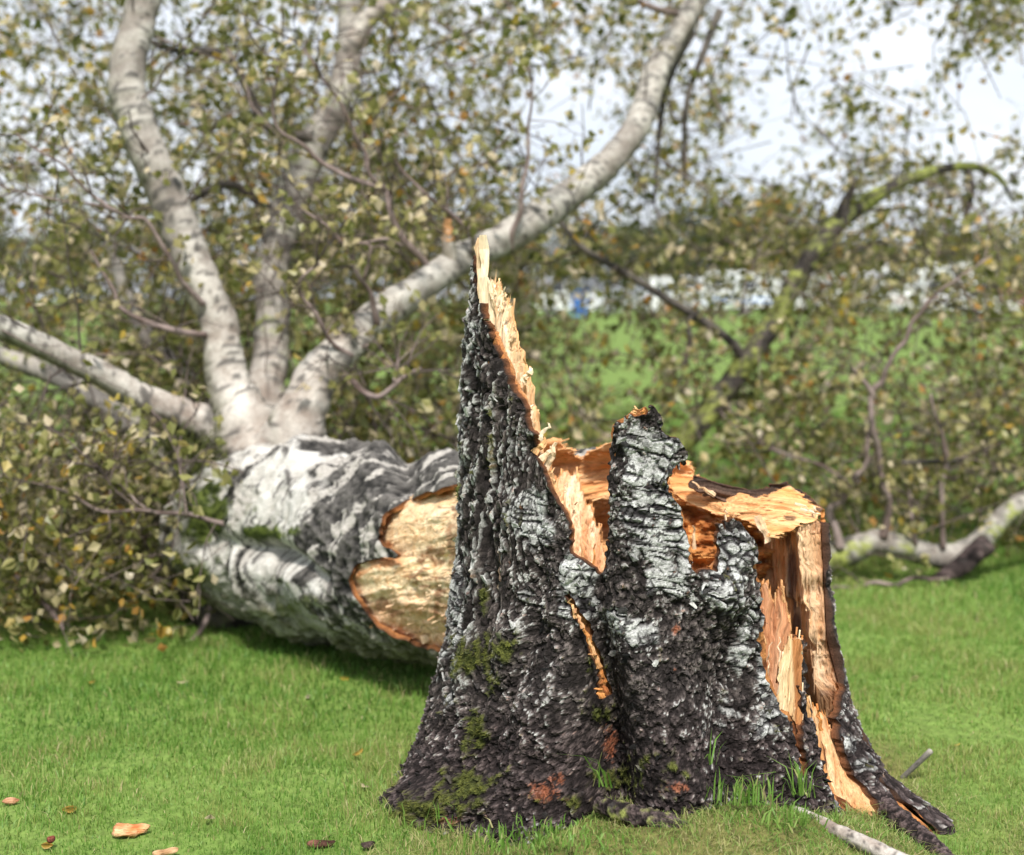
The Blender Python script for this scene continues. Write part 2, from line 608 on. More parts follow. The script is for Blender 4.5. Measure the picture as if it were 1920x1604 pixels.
def stump_r(th, z):
    s = np.sin(th)
    rl = np.interp(z, _zL, _rL)
    rr = np.interp(z, _zR, _rR)
    r = rl + (rr - rl) * (s + 1) / 2
    r = r * (1 - 0.03 * np.maximum(np.cos(th), 0) ** 2)
    for (t0, A, wd, zs) in ((-66, 0.075, 15, 0.085), (-38, 0.05, 14, 0.11), (12, 0.050, 17, 0.13), (64, 0.19, 11, 0.085), (40, 0.03, 8, 0.1)):
        r = r + A * np.exp(-((th - RAD(t0)) / RAD(wd)) ** 2) * np.exp(-np.maximum(z + 0.03, 0) / zs)
    # the two lobes with the dark cleft between them
    g = np.interp(z, [-0.1, 0.02, 0.12, 0.25, 0.40, 0.55, 0.7], [0.07, 0.13, 0.145, 0.095, 0.045, 0.03, 0.01])
    wd = np.interp(z, [0.0, 0.2, 0.4, 0.7], [RAD(7.5), RAD(6.5), RAD(3.5), RAD(3)])
    dt = (th - cleft_th(z)) / wd
    r = r - g * np.exp(-dt ** 2) + 0.25 * g * np.exp(-((np.abs(dt) - 2.6) / 1.3) ** 2)
    # flutes of the tall spike and the lower right hollow
    for (t0, dp, w_, za, zb) in ((-57, 0.028, 4.5, 0.15, 1.0), (-40, 0.016, 3.5, 0.1, 0.75), (-74, 0.014, 4, 0.2, 1.1),
                                 (17, 0.045, 7, 0.0, 0.36), (-2, 0.012, 5, 0.25, 0.75)):
        wz = sst(za - 0.1, za + 0.1, z) * sst(zb + 0.1, zb - 0.1, z)
        r = r - dp * wz * np.exp(-((th - RAD(t0) - 0.05 * np.sin(z * 9 + t0)) / RAD(w_)) ** 2)
    return r


BUMPS = [(1355, 1115, 46, 42, 0.034), (1290, 1075, 26, 22, 0.014), (1395, 1045, 24, 40, 0.016), (1270, 940, 30, 30, 0.006),
         (1085, 1070, 34, 34, 0.014), (1175, 905, 30, 24, 0.010), (905, 990, 30, 60, 0.012), (1010, 1330, 60, 60, 0.020),
         (960, 1230, 40, 60, 0.014), (1385, 1220, 30, 45, 0.012), (1130, 1320, 26, 26, 0.030), (1265, 1330, 60, 70, 0.016),
         (1000, 1010, 40, 80, 0.008), (1210, 1010, 50, 60, 0.008), (830, 1500, 90, 30, 0.03), (1300, 1480, 70, 40, 0.02)]
WHITE = [(1205, 870, 75, 95, 1.05), (1230, 985, 65, 85, 1.2), (1255, 1085, 60, 55, 1.0), (1180, 1190, 62, 52, 0.9), (1085, 1080, 40, 60, 1.1),
         (1075, 1135, 28, 40, 1.0), (1000, 975, 55, 70, 0.85), (985, 1130, 40, 80, 0.62), (1380, 1230, 36, 40, 0.95), (1365, 1010, 50, 70, 0.72),
         (1340, 1110, 60, 44, 0.8), (1395, 1160, 40, 60, 0.6), (855, 1120, 26, 240, 0.58), (1025, 1300, 45, 110, 0.50), (1430, 1250, 16, 160, 0.75),
         (900, 760, 40, 120, 0.42), (880, 620, 30, 80, 0.30), (1440, 1330, 40, 70, 0.55), (1330, 1330, 60, 90, 0.42), (960, 880, 60, 90, 0.48), (1360, 1440, 60, 60, 0.40),
         (1600, 1420, 60, 140, 0.45), (1700, 1560, 90, 60, 0.4)]
DARK = [(1150, 1330, 60, 120, 0.7), (1170, 1110, 46, 30, 0.9), (1300, 1230, 50, 60, 0.6), (1100, 1420, 120, 80, 0.7), (1200, 1440, 120, 60, 0.6),
        (930, 800, 22, 200, 0.6), (900, 1450, 130, 60, 0.5), (1050, 1200, 40, 60, 0.5)]
MOSS = [(905, 1130, 10, 40, 1.0), (880, 1230, 24, 40, 1.15), (915, 1220, 12, 60, 0.9), (960, 1215, 26, 26, 0.8), (895, 1380, 26, 55, 1.1), (870, 1470, 60, 35, 1.2),
        (810, 1510, 50, 30, 1.1), (1120, 1240, 26, 22, 0.7), (1130, 1330, 26, 24, 0.9), (1150, 1460, 70, 26, 1.0), (1260, 1440, 40, 20, 0.55), (990, 1120, 16, 24, 0.5),
        (930, 1290, 16, 40, 0.7), (760, 1540, 50, 30, 1.0), (1010, 1500, 140, 16, 0.6), (1210, 1420, 40, 24, 0.6)]
ORANGE = [(1020, 1490, 34, 26, 1.0), (1045, 1465, 20, 14, 1.0), (1268, 1180, 8, 10, 1.0), (1262, 1258, 6, 12, 1.1), (850, 1535, 30, 12, 0.9), (1145, 1395, 14, 40, 1.1),
          (1270, 1470, 30, 12, 0.8), (1080, 1500, 30, 12, 0.6)]


def bark_field(th, z, seed=0):
    """geometry and colour of the outer bark: positions without offset function, height, colour, moss"""
    r = stump_r(th, z)
    p0 = np.stack([STX + r * np.sin(th), STY - r * np.cos(th), z], -1)
    PX, PY = proj(p0)
    u = th * 0.40
    frontal = (np.cos(th) > -0.2)
    wh = blobs(PX, PY, WHITE) * frontal + 0.25 * (~frontal)
    dk = blobs(PX, PY, DARK)
    spike = sst(1040, 900, PX + 0.25 * (PY - 900)) * sst(1350, 1100, PY)
    warp = np.stack([fbm(p0 * 14, 3, seed + 1), fbm(p0 * 14, 3, seed + 2), np.zeros_like(u)], -1)
    # plates: tall and narrow on the spike, chunky at the foot
    sx = 0.024 - 0.008 * spike
    sy = 0.030 + 0.030 * spike
    c1 = np.stack([u / sx, z / sy, np.full_like(u, 3.3)], -1) + warp * 0.55
    f1, f2, cid = worley(c1, seed + 7)
    e1 = f2 - f1
    c2 = np.stack([u / 0.0095, z / (0.011 + 0.008 * spike), np.full_like(u, 1.7)], -1) + warp * 0.8
    g1, g2, cid2 = worley(c2, seed + 8)
    e2 = g2 - g1
    n1 = fbm(p0 * 17, 4, seed + 11)
    pA = p0 * np.stack([np.ones_like(u), np.ones_like(u), 1 - 0.68 * spike], -1)
    n2 = fbm(pA * 58, 4, seed + 12)
    n3 = fbm(pA * 125, 3, seed + 13)
    vr = fbm(np.stack([u * 62, z * 7, u * 0 + 2.2], -1) + warp * 0.7, 4, seed + 14)
    hs = fbm(np.stack([u * 14, (z + 0.18 * u + 0.010 * warp[..., 0]) * 150, u * 0 + 5.2], -1), 4, seed + 15)
    hb = fbm(np.stack([u * 7, (z + 0.1 * u + 0.010 * warp[..., 1]) * 34, u * 0 + 8.2], -1), 4, seed + 16)
    # white papery bark where the zone map and noise agree
    wm = wh + 0.42 * n1 + 0.22 * hb + 0.25 * (cid - 0.5) - 0.55 * dk - 0.53
    wmask = sst(-0.03, 0.16, wm)
    crack = sst(0.17, 0.03, e1 + 0.05 * n3)
    crack2 = sst(0.10, 0.02, e2)
    n4 = fbm(pA * 300, 2, seed + 18)
    fw = np.stack([u * 40 + 1.2 * warp[..., 0], z * (5.0 + 9.0 * (1 - spike)) + 0.8 * warp[..., 1], u * 0 + 6.6], -1)
    fur = 1 - np.abs(fbm(fw, 3, seed + 19))          # 1 along the bottoms of the long furrows
    fur = sst(0.70, 0.98, fur) * (0.35 + 0.65 * spike) * (1 - 0.75 * wmask)
    h = (0.0050 * sst(0.0, 0.30, e1) - 0.003 + 0.0024 * (cid - 0.4)) * (1 - 0.8 * wmask)
    h = h + 0.0022 * (sst(0, 0.4, e2) - 0.4) * (1 - 0.85 * wmask) * (0.4 + cid2)
    h = h + 0.0026 * n2 * (1 - 0.75 * wmask) + 0.010 * n1 * (1 - 0.5 * wmask) + (0.0020 * n3 + 0.0018 * n4) * (1 - 0.75 * wmask)
    h = h + spike * 0.0055 * vr * (1 - 0.4 * wmask) - 0.0105 * fur
    h = h + wmask * (0.0020 + 0.0018 * hb + 0.0011 * hs)
    h = h - 0.0040 * wmask * sst(0.30, 0.55, -hs) - 0.0050 * crack * wmask * sst(0.1, 0.5, n1 + 0.3)
    for (bx, by, rx, ry, a) in BUMPS:
        h = h + a * np.exp(-((PX - bx) / rx) ** 2 - ((PY - by) / ry) ** 2) * frontal
    # colour
    tone = np.clip(0.46 + 0.55 * n2 + 0.55 * n3 + 0.40 * n4 - 0.35 * crack2 + 0.30 * (cid2 - 0.5) + 0.25 * (cid - 0.5) - 0.30 * crack - 0.45 * fur, 0, 1)
    col = lerp3((0.020, 0.0165, 0.016), (0.165, 0.140, 0.132), tone ** 1.5)
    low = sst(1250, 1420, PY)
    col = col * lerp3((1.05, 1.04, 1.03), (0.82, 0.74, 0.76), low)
    # grey crust and lichen flecks on the raised plates
    fl = sst(0.12, 0.32, -0.5 * fur + 0.70 * n3 + 0.50 * n4 + 0.55 * n2 + 0.25 * (cid2 - 0.5) + 0.45 * spike * vr + 0.75 * (wh - 0.42) + 0.3 * spike - 0.5 * dk - 0.45 * crack - 0.20)
    col = lerp3(col, (0.36, 0.355, 0.345), 0) * (1 - fl[..., None]) + fl[..., None] * lerp3((0.19, 0.18, 0.175), (0.47, 0.47, 0.455), np.clip(0.5 + n3 + 0.4 * n1, 0, 1))
    pw = np.clip(0.62 + 0.40 * hs + 0.30 * n2 + 0.2 * hb, 0, 1)
    wc = lerp3((0.20, 0.193, 0.19), (0.58, 0.585, 0.575), pw)
    dash = sst(0.16, 0.36, -hs + 0.30 * n3) * 0.88
    wc = wc * (1 - dash[..., None]) + dash[..., None] * np.array([0.025, 0.022, 0.024])
    blk = np.maximum(crack * sst(-0.2, 0.35, n1 + 0.2 * n3), 0.9 * sst(0.16, 0.32, n2 * 0.7 + n3 * 0.6 + 0.3 * n4 - 0.16 * wh))
    wc = wc * (1 - blk[..., None]) + blk[..., None] * np.array([0.022, 0.019, 0.021])
    col = col * (1 - wmask[..., None]) + wmask[..., None] * wc
    og = 0.8 * sst(0.62, 1.05, blobs(PX, PY, ORANGE) + 0.45 * n2 + 0.45 * n3 + 0.35 * n4)
    col = lerp3(col, (0, 0, 0), 0) * (1 - 0.8 * og[..., None]) + 0.8 * og[..., None] * np.array([0.34, 0.105, 0.045])
    ms = blobs(PX, PY, MOSS) * frontal
    mo = sst(0.46, 0.95, ms + 0.50 * n2 + 0.28 * n1 + 0.35 * n3 - 0.05)
    mc = lerp3((0.022, 0.030, 0.008), (0.105, 0.115, 0.026), np.clip(0.5 + 0.7 * n3 + 0.4 * n2, 0, 1))
    col = col * (1 - mo[..., None]) + mo[..., None] * mc
    h = h + 0.004 * mo * (1 + n3)
    return r, h, col, mo, PX, PY


def radial(th, z, r):
    return np.stack([STX + r * np.sin(th), STY - r * np.cos(th), z], -1)


B_MAIN = [(560, 1700), (560, 1600), (600, 1500), (700, 1400), (780, 1280), (815, 1200), (840, 1060), (850, 900), (850, 700), (866, 560),
          (884, 482), (889, 484), (893, 505), (897, 545), (903, 570), (905, 600), (914, 610), (922, 640), (938, 662), (948, 690), (955, 720), (975, 745), (984, 760),
          (988, 800), (1000, 810), (1003, 850), (1012, 868), (1020, 885), (1030, 920), (1048, 945), (1062, 968), (1070, 1000), (1072, 1040),
          (1095, 1052), (1118, 1066), (1126, 1078), (1134, 1040), (1140, 960), (1138, 900), (1145, 830), (1150, 795), (1165, 787), (1178, 775), (1195, 774), (1208, 778), (1218, 772),
          (1226, 760), (1240, 772), (1242, 792), (1240, 808), (1262, 818), (1278, 825), (1288, 842), (1292, 862), (1282, 872), (1262, 893), (1254, 905), (1262, 925), (1276, 950),
          (1284, 975), (1290, 1010), (1296, 1060), (1300, 1074), (1322, 1070), (1342, 1068), (1348, 1050), (1344, 1020), (1350, 990), (1362, 976), (1382, 972), (1396, 985),
          (1410, 1005), (1424, 1030), (1426, 1052), (1414, 1062), (1424, 1085), (1430, 1120), (1436, 1180), (1428, 1195), (1432, 1240), (1444, 1290), (1458, 1306), (1466, 1330),
          (1482, 1348), (1492, 1375), (1503, 1420), (1508, 1470), (1500, 1540), (1500, 1700)]
B_RIGHT = [(1500, 1192), (1512, 1194), (1511, 1240), (1516, 1310), (1540, 1400), (1553, 1465), (1575, 1510), (1602, 1538), (1645, 1533), (1650, 1512), (1602, 1458),
           (1584, 1415), (1577, 1380), (1574, 1340), (1580, 1296), (1590, 1270), (1640, 1270), (1660, 1440), (1670, 1480), (1705, 1530), (1800, 1610), (1900, 1700), (1480, 1700),
           (1495, 1500), (1512, 1440), (1508, 1400), (1503, 1330), (1500, 1260)]
CRACK = [(1062, 1118), (1072, 1116), (1082, 1135), (1086, 1150), (1100, 1166), (1108, 1190), (1116, 1215), (1124, 1225), (1130, 1250), (1138, 1272), (1146, 1295), (1140, 1308),
         (1122, 1306), (1124, 1280), (1118, 1245), (1108, 1225), (1100, 1195), (1090, 1172), (1076, 1160), (1072, 1140)]
I_MAIN = [(640, 1700), (700, 1500), (840, 1060), (860, 560), (884, 478), (893, 479), (900, 515), (905, 545), (910, 570), (916, 590), (922, 612), (934, 640), (946, 655), (958, 690), (966, 715),
          (986, 745), (992, 795), (1004, 808), (1008, 850), (1020, 870), (1032, 915), (1052, 945), (1066, 966), (1075, 1000), (1076, 1045),
          (1126, 1084), (1142, 1040), (1148, 960), (1150, 800), (1186, 766), (1196, 760), (1206, 768), (1220, 768), (1230, 790), (1260, 880), (1258, 905), (1268, 930), (1284, 960),
          (1296, 1010), (1302, 1074), (1336, 1064), (1355, 1050), (1360, 985), (1390, 990), (1420, 1040), (1428, 1090), (1440, 1180), (1444, 1260),
          (1454, 1290), (1470, 1320), (1490, 1350), (1503, 1400), (1510, 1440), (1520, 1330), (1520, 1310), (1550, 1400), (1560, 1480), (1650, 1540), (1660, 1510), (1585, 1400), (1900, 1700)]
W_SPIKE = [(640, 1700), (700, 1500), (850, 1060), (880, 560), (893, 520), (893, 448), (898, 439), (904, 443), (914, 449), (916, 480), (918, 510), (922, 535), (934, 542), (941, 556), (950, 575),
           (958, 592), (958, 606), (966, 622), (968, 650), (972, 668), (980, 690), (982, 715), (990, 735), (988, 760), (998, 775), (1002, 800), (1006, 815), (1010, 850), (1026, 880),
           (1036, 915), (1056, 950), (1068, 975), (1074, 1060), (1130, 1090), (1200, 1200), (1500, 1700)]

# dense grid over the front of the stump
TH = np.arange(RAD(-128), RAD(77), 0.0024 / 0.40)
ZZ = np.arange(-0.16, 1.13, 0.0025)
ZG, TG = np.meshgrid(ZZ, TH, indexing='ij')
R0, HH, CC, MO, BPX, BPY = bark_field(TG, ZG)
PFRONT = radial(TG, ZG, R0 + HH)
jx, jy = proj(PFRONT)
jit = np.stack([TG * 0.4 * 70, ZG * 70, TG * 0 + 1], -1)
jn1, jn2 = fbm(jit * 0.45, 6, 21, 0.72), fbm(jit * 0.45, 6, 27, 0.72)
JX, JY = jx + 5 * jn1, jy + 6 * jn2
rag = 7 * fbm(np.stack([TG * 0.4 * 190, ZG * 120, TG * 0 + 4], -1), 3, 29)
JX, JY = JX + rag, JY + 1.3 * rag
keep = in_poly(JX, JY, B_MAIN) | in_poly(JX, JY, B_RIGHT)
keep &= ~in_poly(JX, JY, CRACK)
backlim = np.interp(ZG, [0, 0.5, 0.8, 1.0, 1.1], [RAD(-126), RAD(-122), RAD(-112), RAD(-104), RAD(-97)]) + 0.05 * jn1
keep &= TG > backlim
INNER_O, INNER_D = (0.48, 0.175, 0.055), (0.10, 0.045, 0.025)
thick = 0.016 + 0.004 * jn1
PBK = radial(TG, ZG, R0 + np.minimum(HH, 0.004) - thick)
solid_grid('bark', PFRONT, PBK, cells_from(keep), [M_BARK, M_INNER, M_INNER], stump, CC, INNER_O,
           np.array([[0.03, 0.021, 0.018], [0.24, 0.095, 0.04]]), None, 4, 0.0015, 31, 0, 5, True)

# orange inner bark just under it, then the wood of the spike
sub = (slice(None), slice(None))
T2, Z2 = TG[sub], ZG[sub]
R2 = R0[sub]
n2_ = fbm(radial(T2, Z2, R2) * 60, 3, 51)
ri = R2 - 0.017 + 0.003 * n2_
pi_ = radial(T2, Z2, ri)
qx, qy = proj(pi_)
jn1s, jn2s = jn1[sub], jn2[sub]
ik = in_poly(qx + 9 * jn1s + 3, qy + 12 * jn2s, I_MAIN) & (T2 > backlim[sub] + 0.03) & (Z2 < 1.12)
ci_ = lerp3((0.16, 0.055, 0.022), (0.60, 0.26, 0.09), np.clip(0.55 + n2_ * 0.9, 0, 1))
solid_grid('inner_bark', pi_, radial(T2, Z2, ri - 0.012), cells_from(ik), [M_INNER, M_INNER, M_INNER], stump, ci_, INNER_O,
           np.array([INNER_O, (0.60, 0.30, 0.13)]), None, 3, 0.001, 35, 0, 22)

CREAM = (0.80, 0.60, 0.40)
PALE = (0.86, 0.70, 0.50)
TAN = (0.78, 0.47, 0.23)
ORNG = (0.62, 0.28, 0.09)
RUST = (0.36, 0.13, 0.04)
BROWN = (0.20, 0.11, 0.055)
UMBER = (0.075, 0.045, 0.035)


def fibre(u, v, seed, a=0.006, across=120.0, along=6.0):
    """torn fibres: relief that runs along v"""
    q = np.stack([u * across, v * along, u * 0 + seed], -1)
    n = fbm(q, 4, seed)
    q2 = np.stack([u * across * 0.28, v * along * 0.6, u * 0 + seed + 4.0], -1)
    q3 = np.stack([u * across * 2.6, v * along * 1.3, u * 0 + seed + 2.0], -1)
    return a * (0.8 * n + 1.5 * (1 - np.abs(fbm(q2, 3, seed + 9)) ** 0.8) - 0.7 + 0.28 * fbm(q3, 2, seed + 5))


u2 = T2 * 0.36
rw = R2 - 0.030 - 0.012 * sst(0.7, 0.4, Z2) + fibre(u2, Z2, 61, 0.006)
pw_ = radial(T2, Z2, rw)
qx, qy = proj(pw_)
comb = 16 * fbm(np.stack([u2 * 330, Z2 * 3, u2 * 0], -1), 3, 71)
wk = in_poly(qx + 17 + 1.0 * jn1s, qy + comb, W_SPIKE) & (T2 > backlim[sub] + 0.05) & (T2 < RAD(66))
wk &= (qx < 1125)
wcol = lerp3(TAN, PALE, np.clip(0.7 + 0.6 * fbm(pw_ * 14, 3, 77), 0, 1))
wcol = wcol * (1 - 0.8 * sst(950, 1080, qy)[..., None]) + 0.8 * sst(950, 1080, qy)[..., None] * np.array(ORNG)
gra = np.stack([u2, Z2, rw], -1)
solid_grid('splintered_wood', pw_, radial(T2, Z2, rw - 0.030 - 0.012 * (Z2 < 0.9)), cells_from(wk), [M_WOOD, M_WOOD, M_WOOD], stump, wcol, TAN,
           np.array([PALE, TAN]), gra, 12, 0.0008, 39, 0.0060, 9, False, 1500, (0.10, 0, 1), (0.01, 0.07))

# ---- wood under the torn bark low on the right side (the exposed root wood)
T3 = np.arange(RAD(26), RAD(80), 0.004 / 0.42)
Z3 = np.arange(-0.14, 0.36, 0.004)
Z3, T3 = np.meshgrid(Z3, T3, indexing='ij')
u3 = T3 * 0.44
r3 = stump_r(T3, Z3) - 0.020 + fibre(u3, Z3, 83, 0.007, 90, 6)
p3 = radial(T3, Z3, r3)
qx, qy = proj(p3)
W2 = [(1490, 1560), (1500, 1430), (1509, 1330), (1513, 1303), (1520, 1322), (1530, 1338), (1547, 1335), (1556, 1362), (1572, 1368), (1578, 1400), (1604, 1448),
      (1660, 1512), (1660, 1560)]
k3 = in_poly(qx + 4 * fbm(p3 * 80, 3, 85), qy + 8 * fbm(np.stack([u3 * 150, Z3 * 4, u3 * 0], -1), 3, 86), W2)
c3 = lerp3(ORNG, (0.80, 0.56, 0.33), np.clip(sst(1540, 1575, qx - 0.55 * (qy - 1400)) * 0.4 + 0.45 + 0.55 * fbm(np.stack([u3 * 40, Z3 * 3, u3 * 0], -1), 3, 87), 0, 1))
c3 = lerp3(c3, (0, 0, 0), 0) * (1 - 0.8 * sst(1560, 1600, qx - 0.62 * (qy - 1400))[..., None]) + 0.8 * sst(1560, 1600, qx - 0.62 * (qy - 1400))[..., None] * np.array((0.55, 0.20, 0.055))
solid_grid('root_wood', p3, radial(T3, Z3, r3 - 0.04), cells_from(k3), [M_WOOD, M_WOOD, M_WOOD], stump, c3, TAN,
           np.array([ORNG, RUST]), np.stack([u3, Z3, r3], -1), 6, 0.001, 88, 0.005, 5, False, 500, (0.25, -0.1, -1))

# ---- the slab standing at the back right: bark outside, weathered wood inside
Z4 = np.arange(-0.14, 0.62, 0.0034)
S4 = np.linspace(0, 1, 190)
Z4, S4 = np.meshgrid(Z4, S4, indexing='ij')
je4 = fbm(np.stack([Z4 * 16, Z4 * 0, Z4 * 0], -1), 6, 91, 0.62)
jf4 = fbm(np.stack([Z4 * 13, Z4 * 0 + 9, Z4 * 0], -1), 5, 92, 0.62)
t0 = np.interp(Z4, [-0.1, 0.05, 0.1, 0.2, 0.35, 0.6], [RAD(58), RAD(61), RAD(68), RAD(76), RAD(78), RAD(80)]) + 0.035 * je4
t1 = np.interp(Z4, [0.0, 0.15, 0.30, 0.42, 0.6], [RAD(146), RAD(140), RAD(122), RAD(119), RAD(112)]) + 0.05 * jf4
T4 = t0 + (t1 - t0) * S4
r4, h4, c4, m4, bx4, by4 = bark_field(T4, Z4, 200)
jt4 = fbm(np.stack([T4 * 60, T4 * 0, T4 * 0], -1), 3, 92)
top4 = np.interp(T4, [RAD(60), RAD(82), RAD(95), RAD(112), RAD(120), RAD(150)], [0.50, 0.535, 0.505, 0.48, 0.38, 0.2]) + 0.02 * jt4
k4 = Z4 < top4
solid_grid('bark', radial(T4, Z4, r4 + h4), radial(T4, Z4, r4 - 0.014), cells_from(k4), [M_BARK, M_INNER, M_INNER], stump, c4, INNER_O,
           np.array([[0.07, 0.045, 0.035], INNER_D]), None, 3, 0.0015, 93, 0, 3, True)
u4 = T4 * 0.36
fb4 = fibre(u4, Z4, 95, 0.010, 70, 5)
step = 0.016 * sst(0.355, 0.362, Z4 + 0.012 * jt4) - 0.012 * sst(0.25, 0.255, Z4 + 0.02 * jt4) * sst(RAD(100), RAD(96), T4)
rin = r4 - 0.062 + fb4 - step - 0.02 * sst(RAD(100), RAD(120), T4)
rou = r4 - 0.016
pin = radial(T4, Z4, rin)
ix, iy = proj(pin)
jw = fbm(np.stack([u4 * 200, Z4 * 5, u4 * 0], -1), 3, 97)
kw = (Z4 > 0.095 + 0.03 * jw) & (S4 > 0.022) & (S4 < 0.985) & (Z4 < top4 - 0.008 + 0.02 * jw)
ws = fbm(np.stack([u4 * 34, Z4 * 2.2, u4 * 0 + 2], -1), 4, 98)
cw = lerp3(TAN, PALE, np.clip(0.5 + ws, 0, 1))
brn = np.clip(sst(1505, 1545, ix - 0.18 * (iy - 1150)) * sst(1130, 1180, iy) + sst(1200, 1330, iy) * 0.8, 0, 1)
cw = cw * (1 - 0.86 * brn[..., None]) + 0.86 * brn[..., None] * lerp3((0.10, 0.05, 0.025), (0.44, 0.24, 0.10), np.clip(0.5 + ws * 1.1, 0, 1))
stain = sst(0.30, 0.62, blobs(ix, iy, [(1488, 1080, 11, 70, 1.0), (1478, 1000, 13, 40, 0.6), (1516, 1010, 10, 60, 0.5), (1492, 1175, 12, 30, 0.8), (1540, 1240, 6, 120, 0.8)]) + 0.25 * ws)
cw = cw * (1 - 0.85 * stain[..., None]) + 0.85 * stain[..., None] * np.array((0.10, 0.062, 0.060))
pk = sst(1478, 1450, ix)
cw = cw * (1 - 0.5 * pk[..., None]) + 0.5 * pk[..., None] * np.array((0.62, 0.33, 0.19))
rimw = np.stack([lerp3(cw, (0.84, 0.68, 0.47), 0.45 * (1 - brn)), lerp3(cw, (0.42, 0.17, 0.07), np.full(cw.shape[:2], 0.5))], 2)
solid_grid('weathered_wood', pin, radial(T4, Z4, rou), cells_from(kw), [M_WOOD, M_WOOD, M_WOOD], stump, cw, BROWN,
           rimw, np.stack([u4, Z4, rin], -1), 9, 0.001, 99, 0.007, 6, False, 1300, (0, 0, 1), (0.01, 0.07))

# ---- low wall at the back and the broken core inside
T5 = np.arange(RAD(140), RAD(240), 0.012 / 0.38)
Z5 = np.arange(-0.14, 0.24, 0.008)
Z5, T5 = np.meshgrid(Z5, T5, indexing='ij')
r5 = stump_r(T5, Z5)
j5 = fbm(np.stack([T5 * 20, Z5 * 30, T5 * 0], -1), 3, 101)
k5 = Z5 < 0.13 + 0.04 * j5
solid_grid('bark', radial(T5, Z5, r5 + 0.012 * j5), radial(T5, Z5, r5 - 0.07), cells_from(k5), [M_BARK, M_WOOD, M_WOOD], stump,
           lerp3((0.03, 0.027, 0.027), (0.20, 0.19, 0.18), np.clip(0.5 + j5, 0, 1)), TAN, np.array([BROWN, TAN]), np.stack([T5 * 0.4, Z5, Z5], -1), 2, 0.004, 103)
gx = np.arange(-0.40, 0.40, 0.007)
GX, GY = np.meshgrid(gx, gx, indexing='xy')
gr_ = np.hypot(GX, GY)
core = 0.16 + 0.10 * fbm(np.stack([GX * 11, GY * 11, GX * 0], -1), 4, 105) + 0.05 * np.abs(fbm(np.stack([GX * 60, GY * 60, GX * 0], -1), 3, 106))
cp = np.stack([STX + GX, STY + GY, core], -1)
cb = np.stack([STX + GX, STY + GY, core * 0 - 0.05], -1)
nC = fbm(cp * 30, 3, 107)
solid_grid('broken_core', cp, cb, cells_from(gr_ < 0.23 + 0.02 * nC), [M_WOOD, M_WOOD, M_WOOD], stump, lerp3(RUST, TAN, np.clip(0.5 + nC, 0, 1)), RUST,
           np.array([RUST, BROWN]), np.stack([GX, core, GY], -1), 2, 0.004, 108)


# ------------------------------------------------------------------ torn pieces of wood with their own depth and thickness
def relief(name, poly, depth, thickm, parent, col, ang=90.0, step=1.9, seed=1, amp=0.008, across=90, along=6, edge=5, comb=8, mats=None,
           rimcol=None, backcol=TAN, fibL=(0.008, 0.05)):
    xs = [p[0] for p in poly]
    ys = [p[1] for p in poly]
    X, Y = np.meshgrid(np.arange(min(xs) - 8, max(xs) + 8, step), np.arange(min(ys) - 8, max(ys) + 8, step), indexing='xy')
    D = depth(X, Y) if callable(depth) else np.full(X.shape, float(depth))
    mm = 2.9 / F_PX
    a = RAD(ang)
    v = ((X - 1000) * math.cos(a) - (Y - 1000) * math.sin(a)) * mm
    u = ((X - 1000) * math.sin(a) + (Y - 1000) * math.cos(a)) * mm
    bend = 0.02 * fbm(np.stack([u * 9, v * 6, u * 0 + seed], -1), 3, seed + 3)
    u = u + bend
    fb = fibre(u, v, seed, amp, across, along)
    D2 = D - fb
    n = fbm(np.stack([X / 24, Y / 24, X * 0 + seed], -1), 4, seed + 5)
    cm = comb * fbm(np.stack([u * 240, v * 4, u * 0 + seed], -1), 3, seed + 6)
    k = in_poly(X + edge * n + cm * math.cos(a), Y + edge * 0.7 * n - cm * math.sin(a), poly)
    C = col(X, Y, u, v) if callable(col) else lerp3(np.array(col[0]), np.array(col[1]), np.clip(0.5 + 0.8 * fbm(np.stack([u * 45, v * 3, u * 0 + seed], -1), 4, seed + 8), 0, 1))
    rc = np.array(rimcol if rimcol is not None else [TAN, ORNG])
    fd = P(1200 + 60 * math.cos(a), 1000 - 60 * math.sin(a), 3.0) - P(1200, 1000, 3.0)
    nf_ = 0 if mats else int(min(900, 0.0016 * k.sum() * step * step * 10))
    return solid_grid(name, P(X, Y, D2), P(X, Y, D + thickm), cells_from(k), mats or [M_WOOD] * 3, parent, C, backcol, rc,
                      np.stack([u, v, D], -1), 7, 0.001, seed + 7, 0.004, 3, False, nf_, fd / np.linalg.norm(fd), fibL)


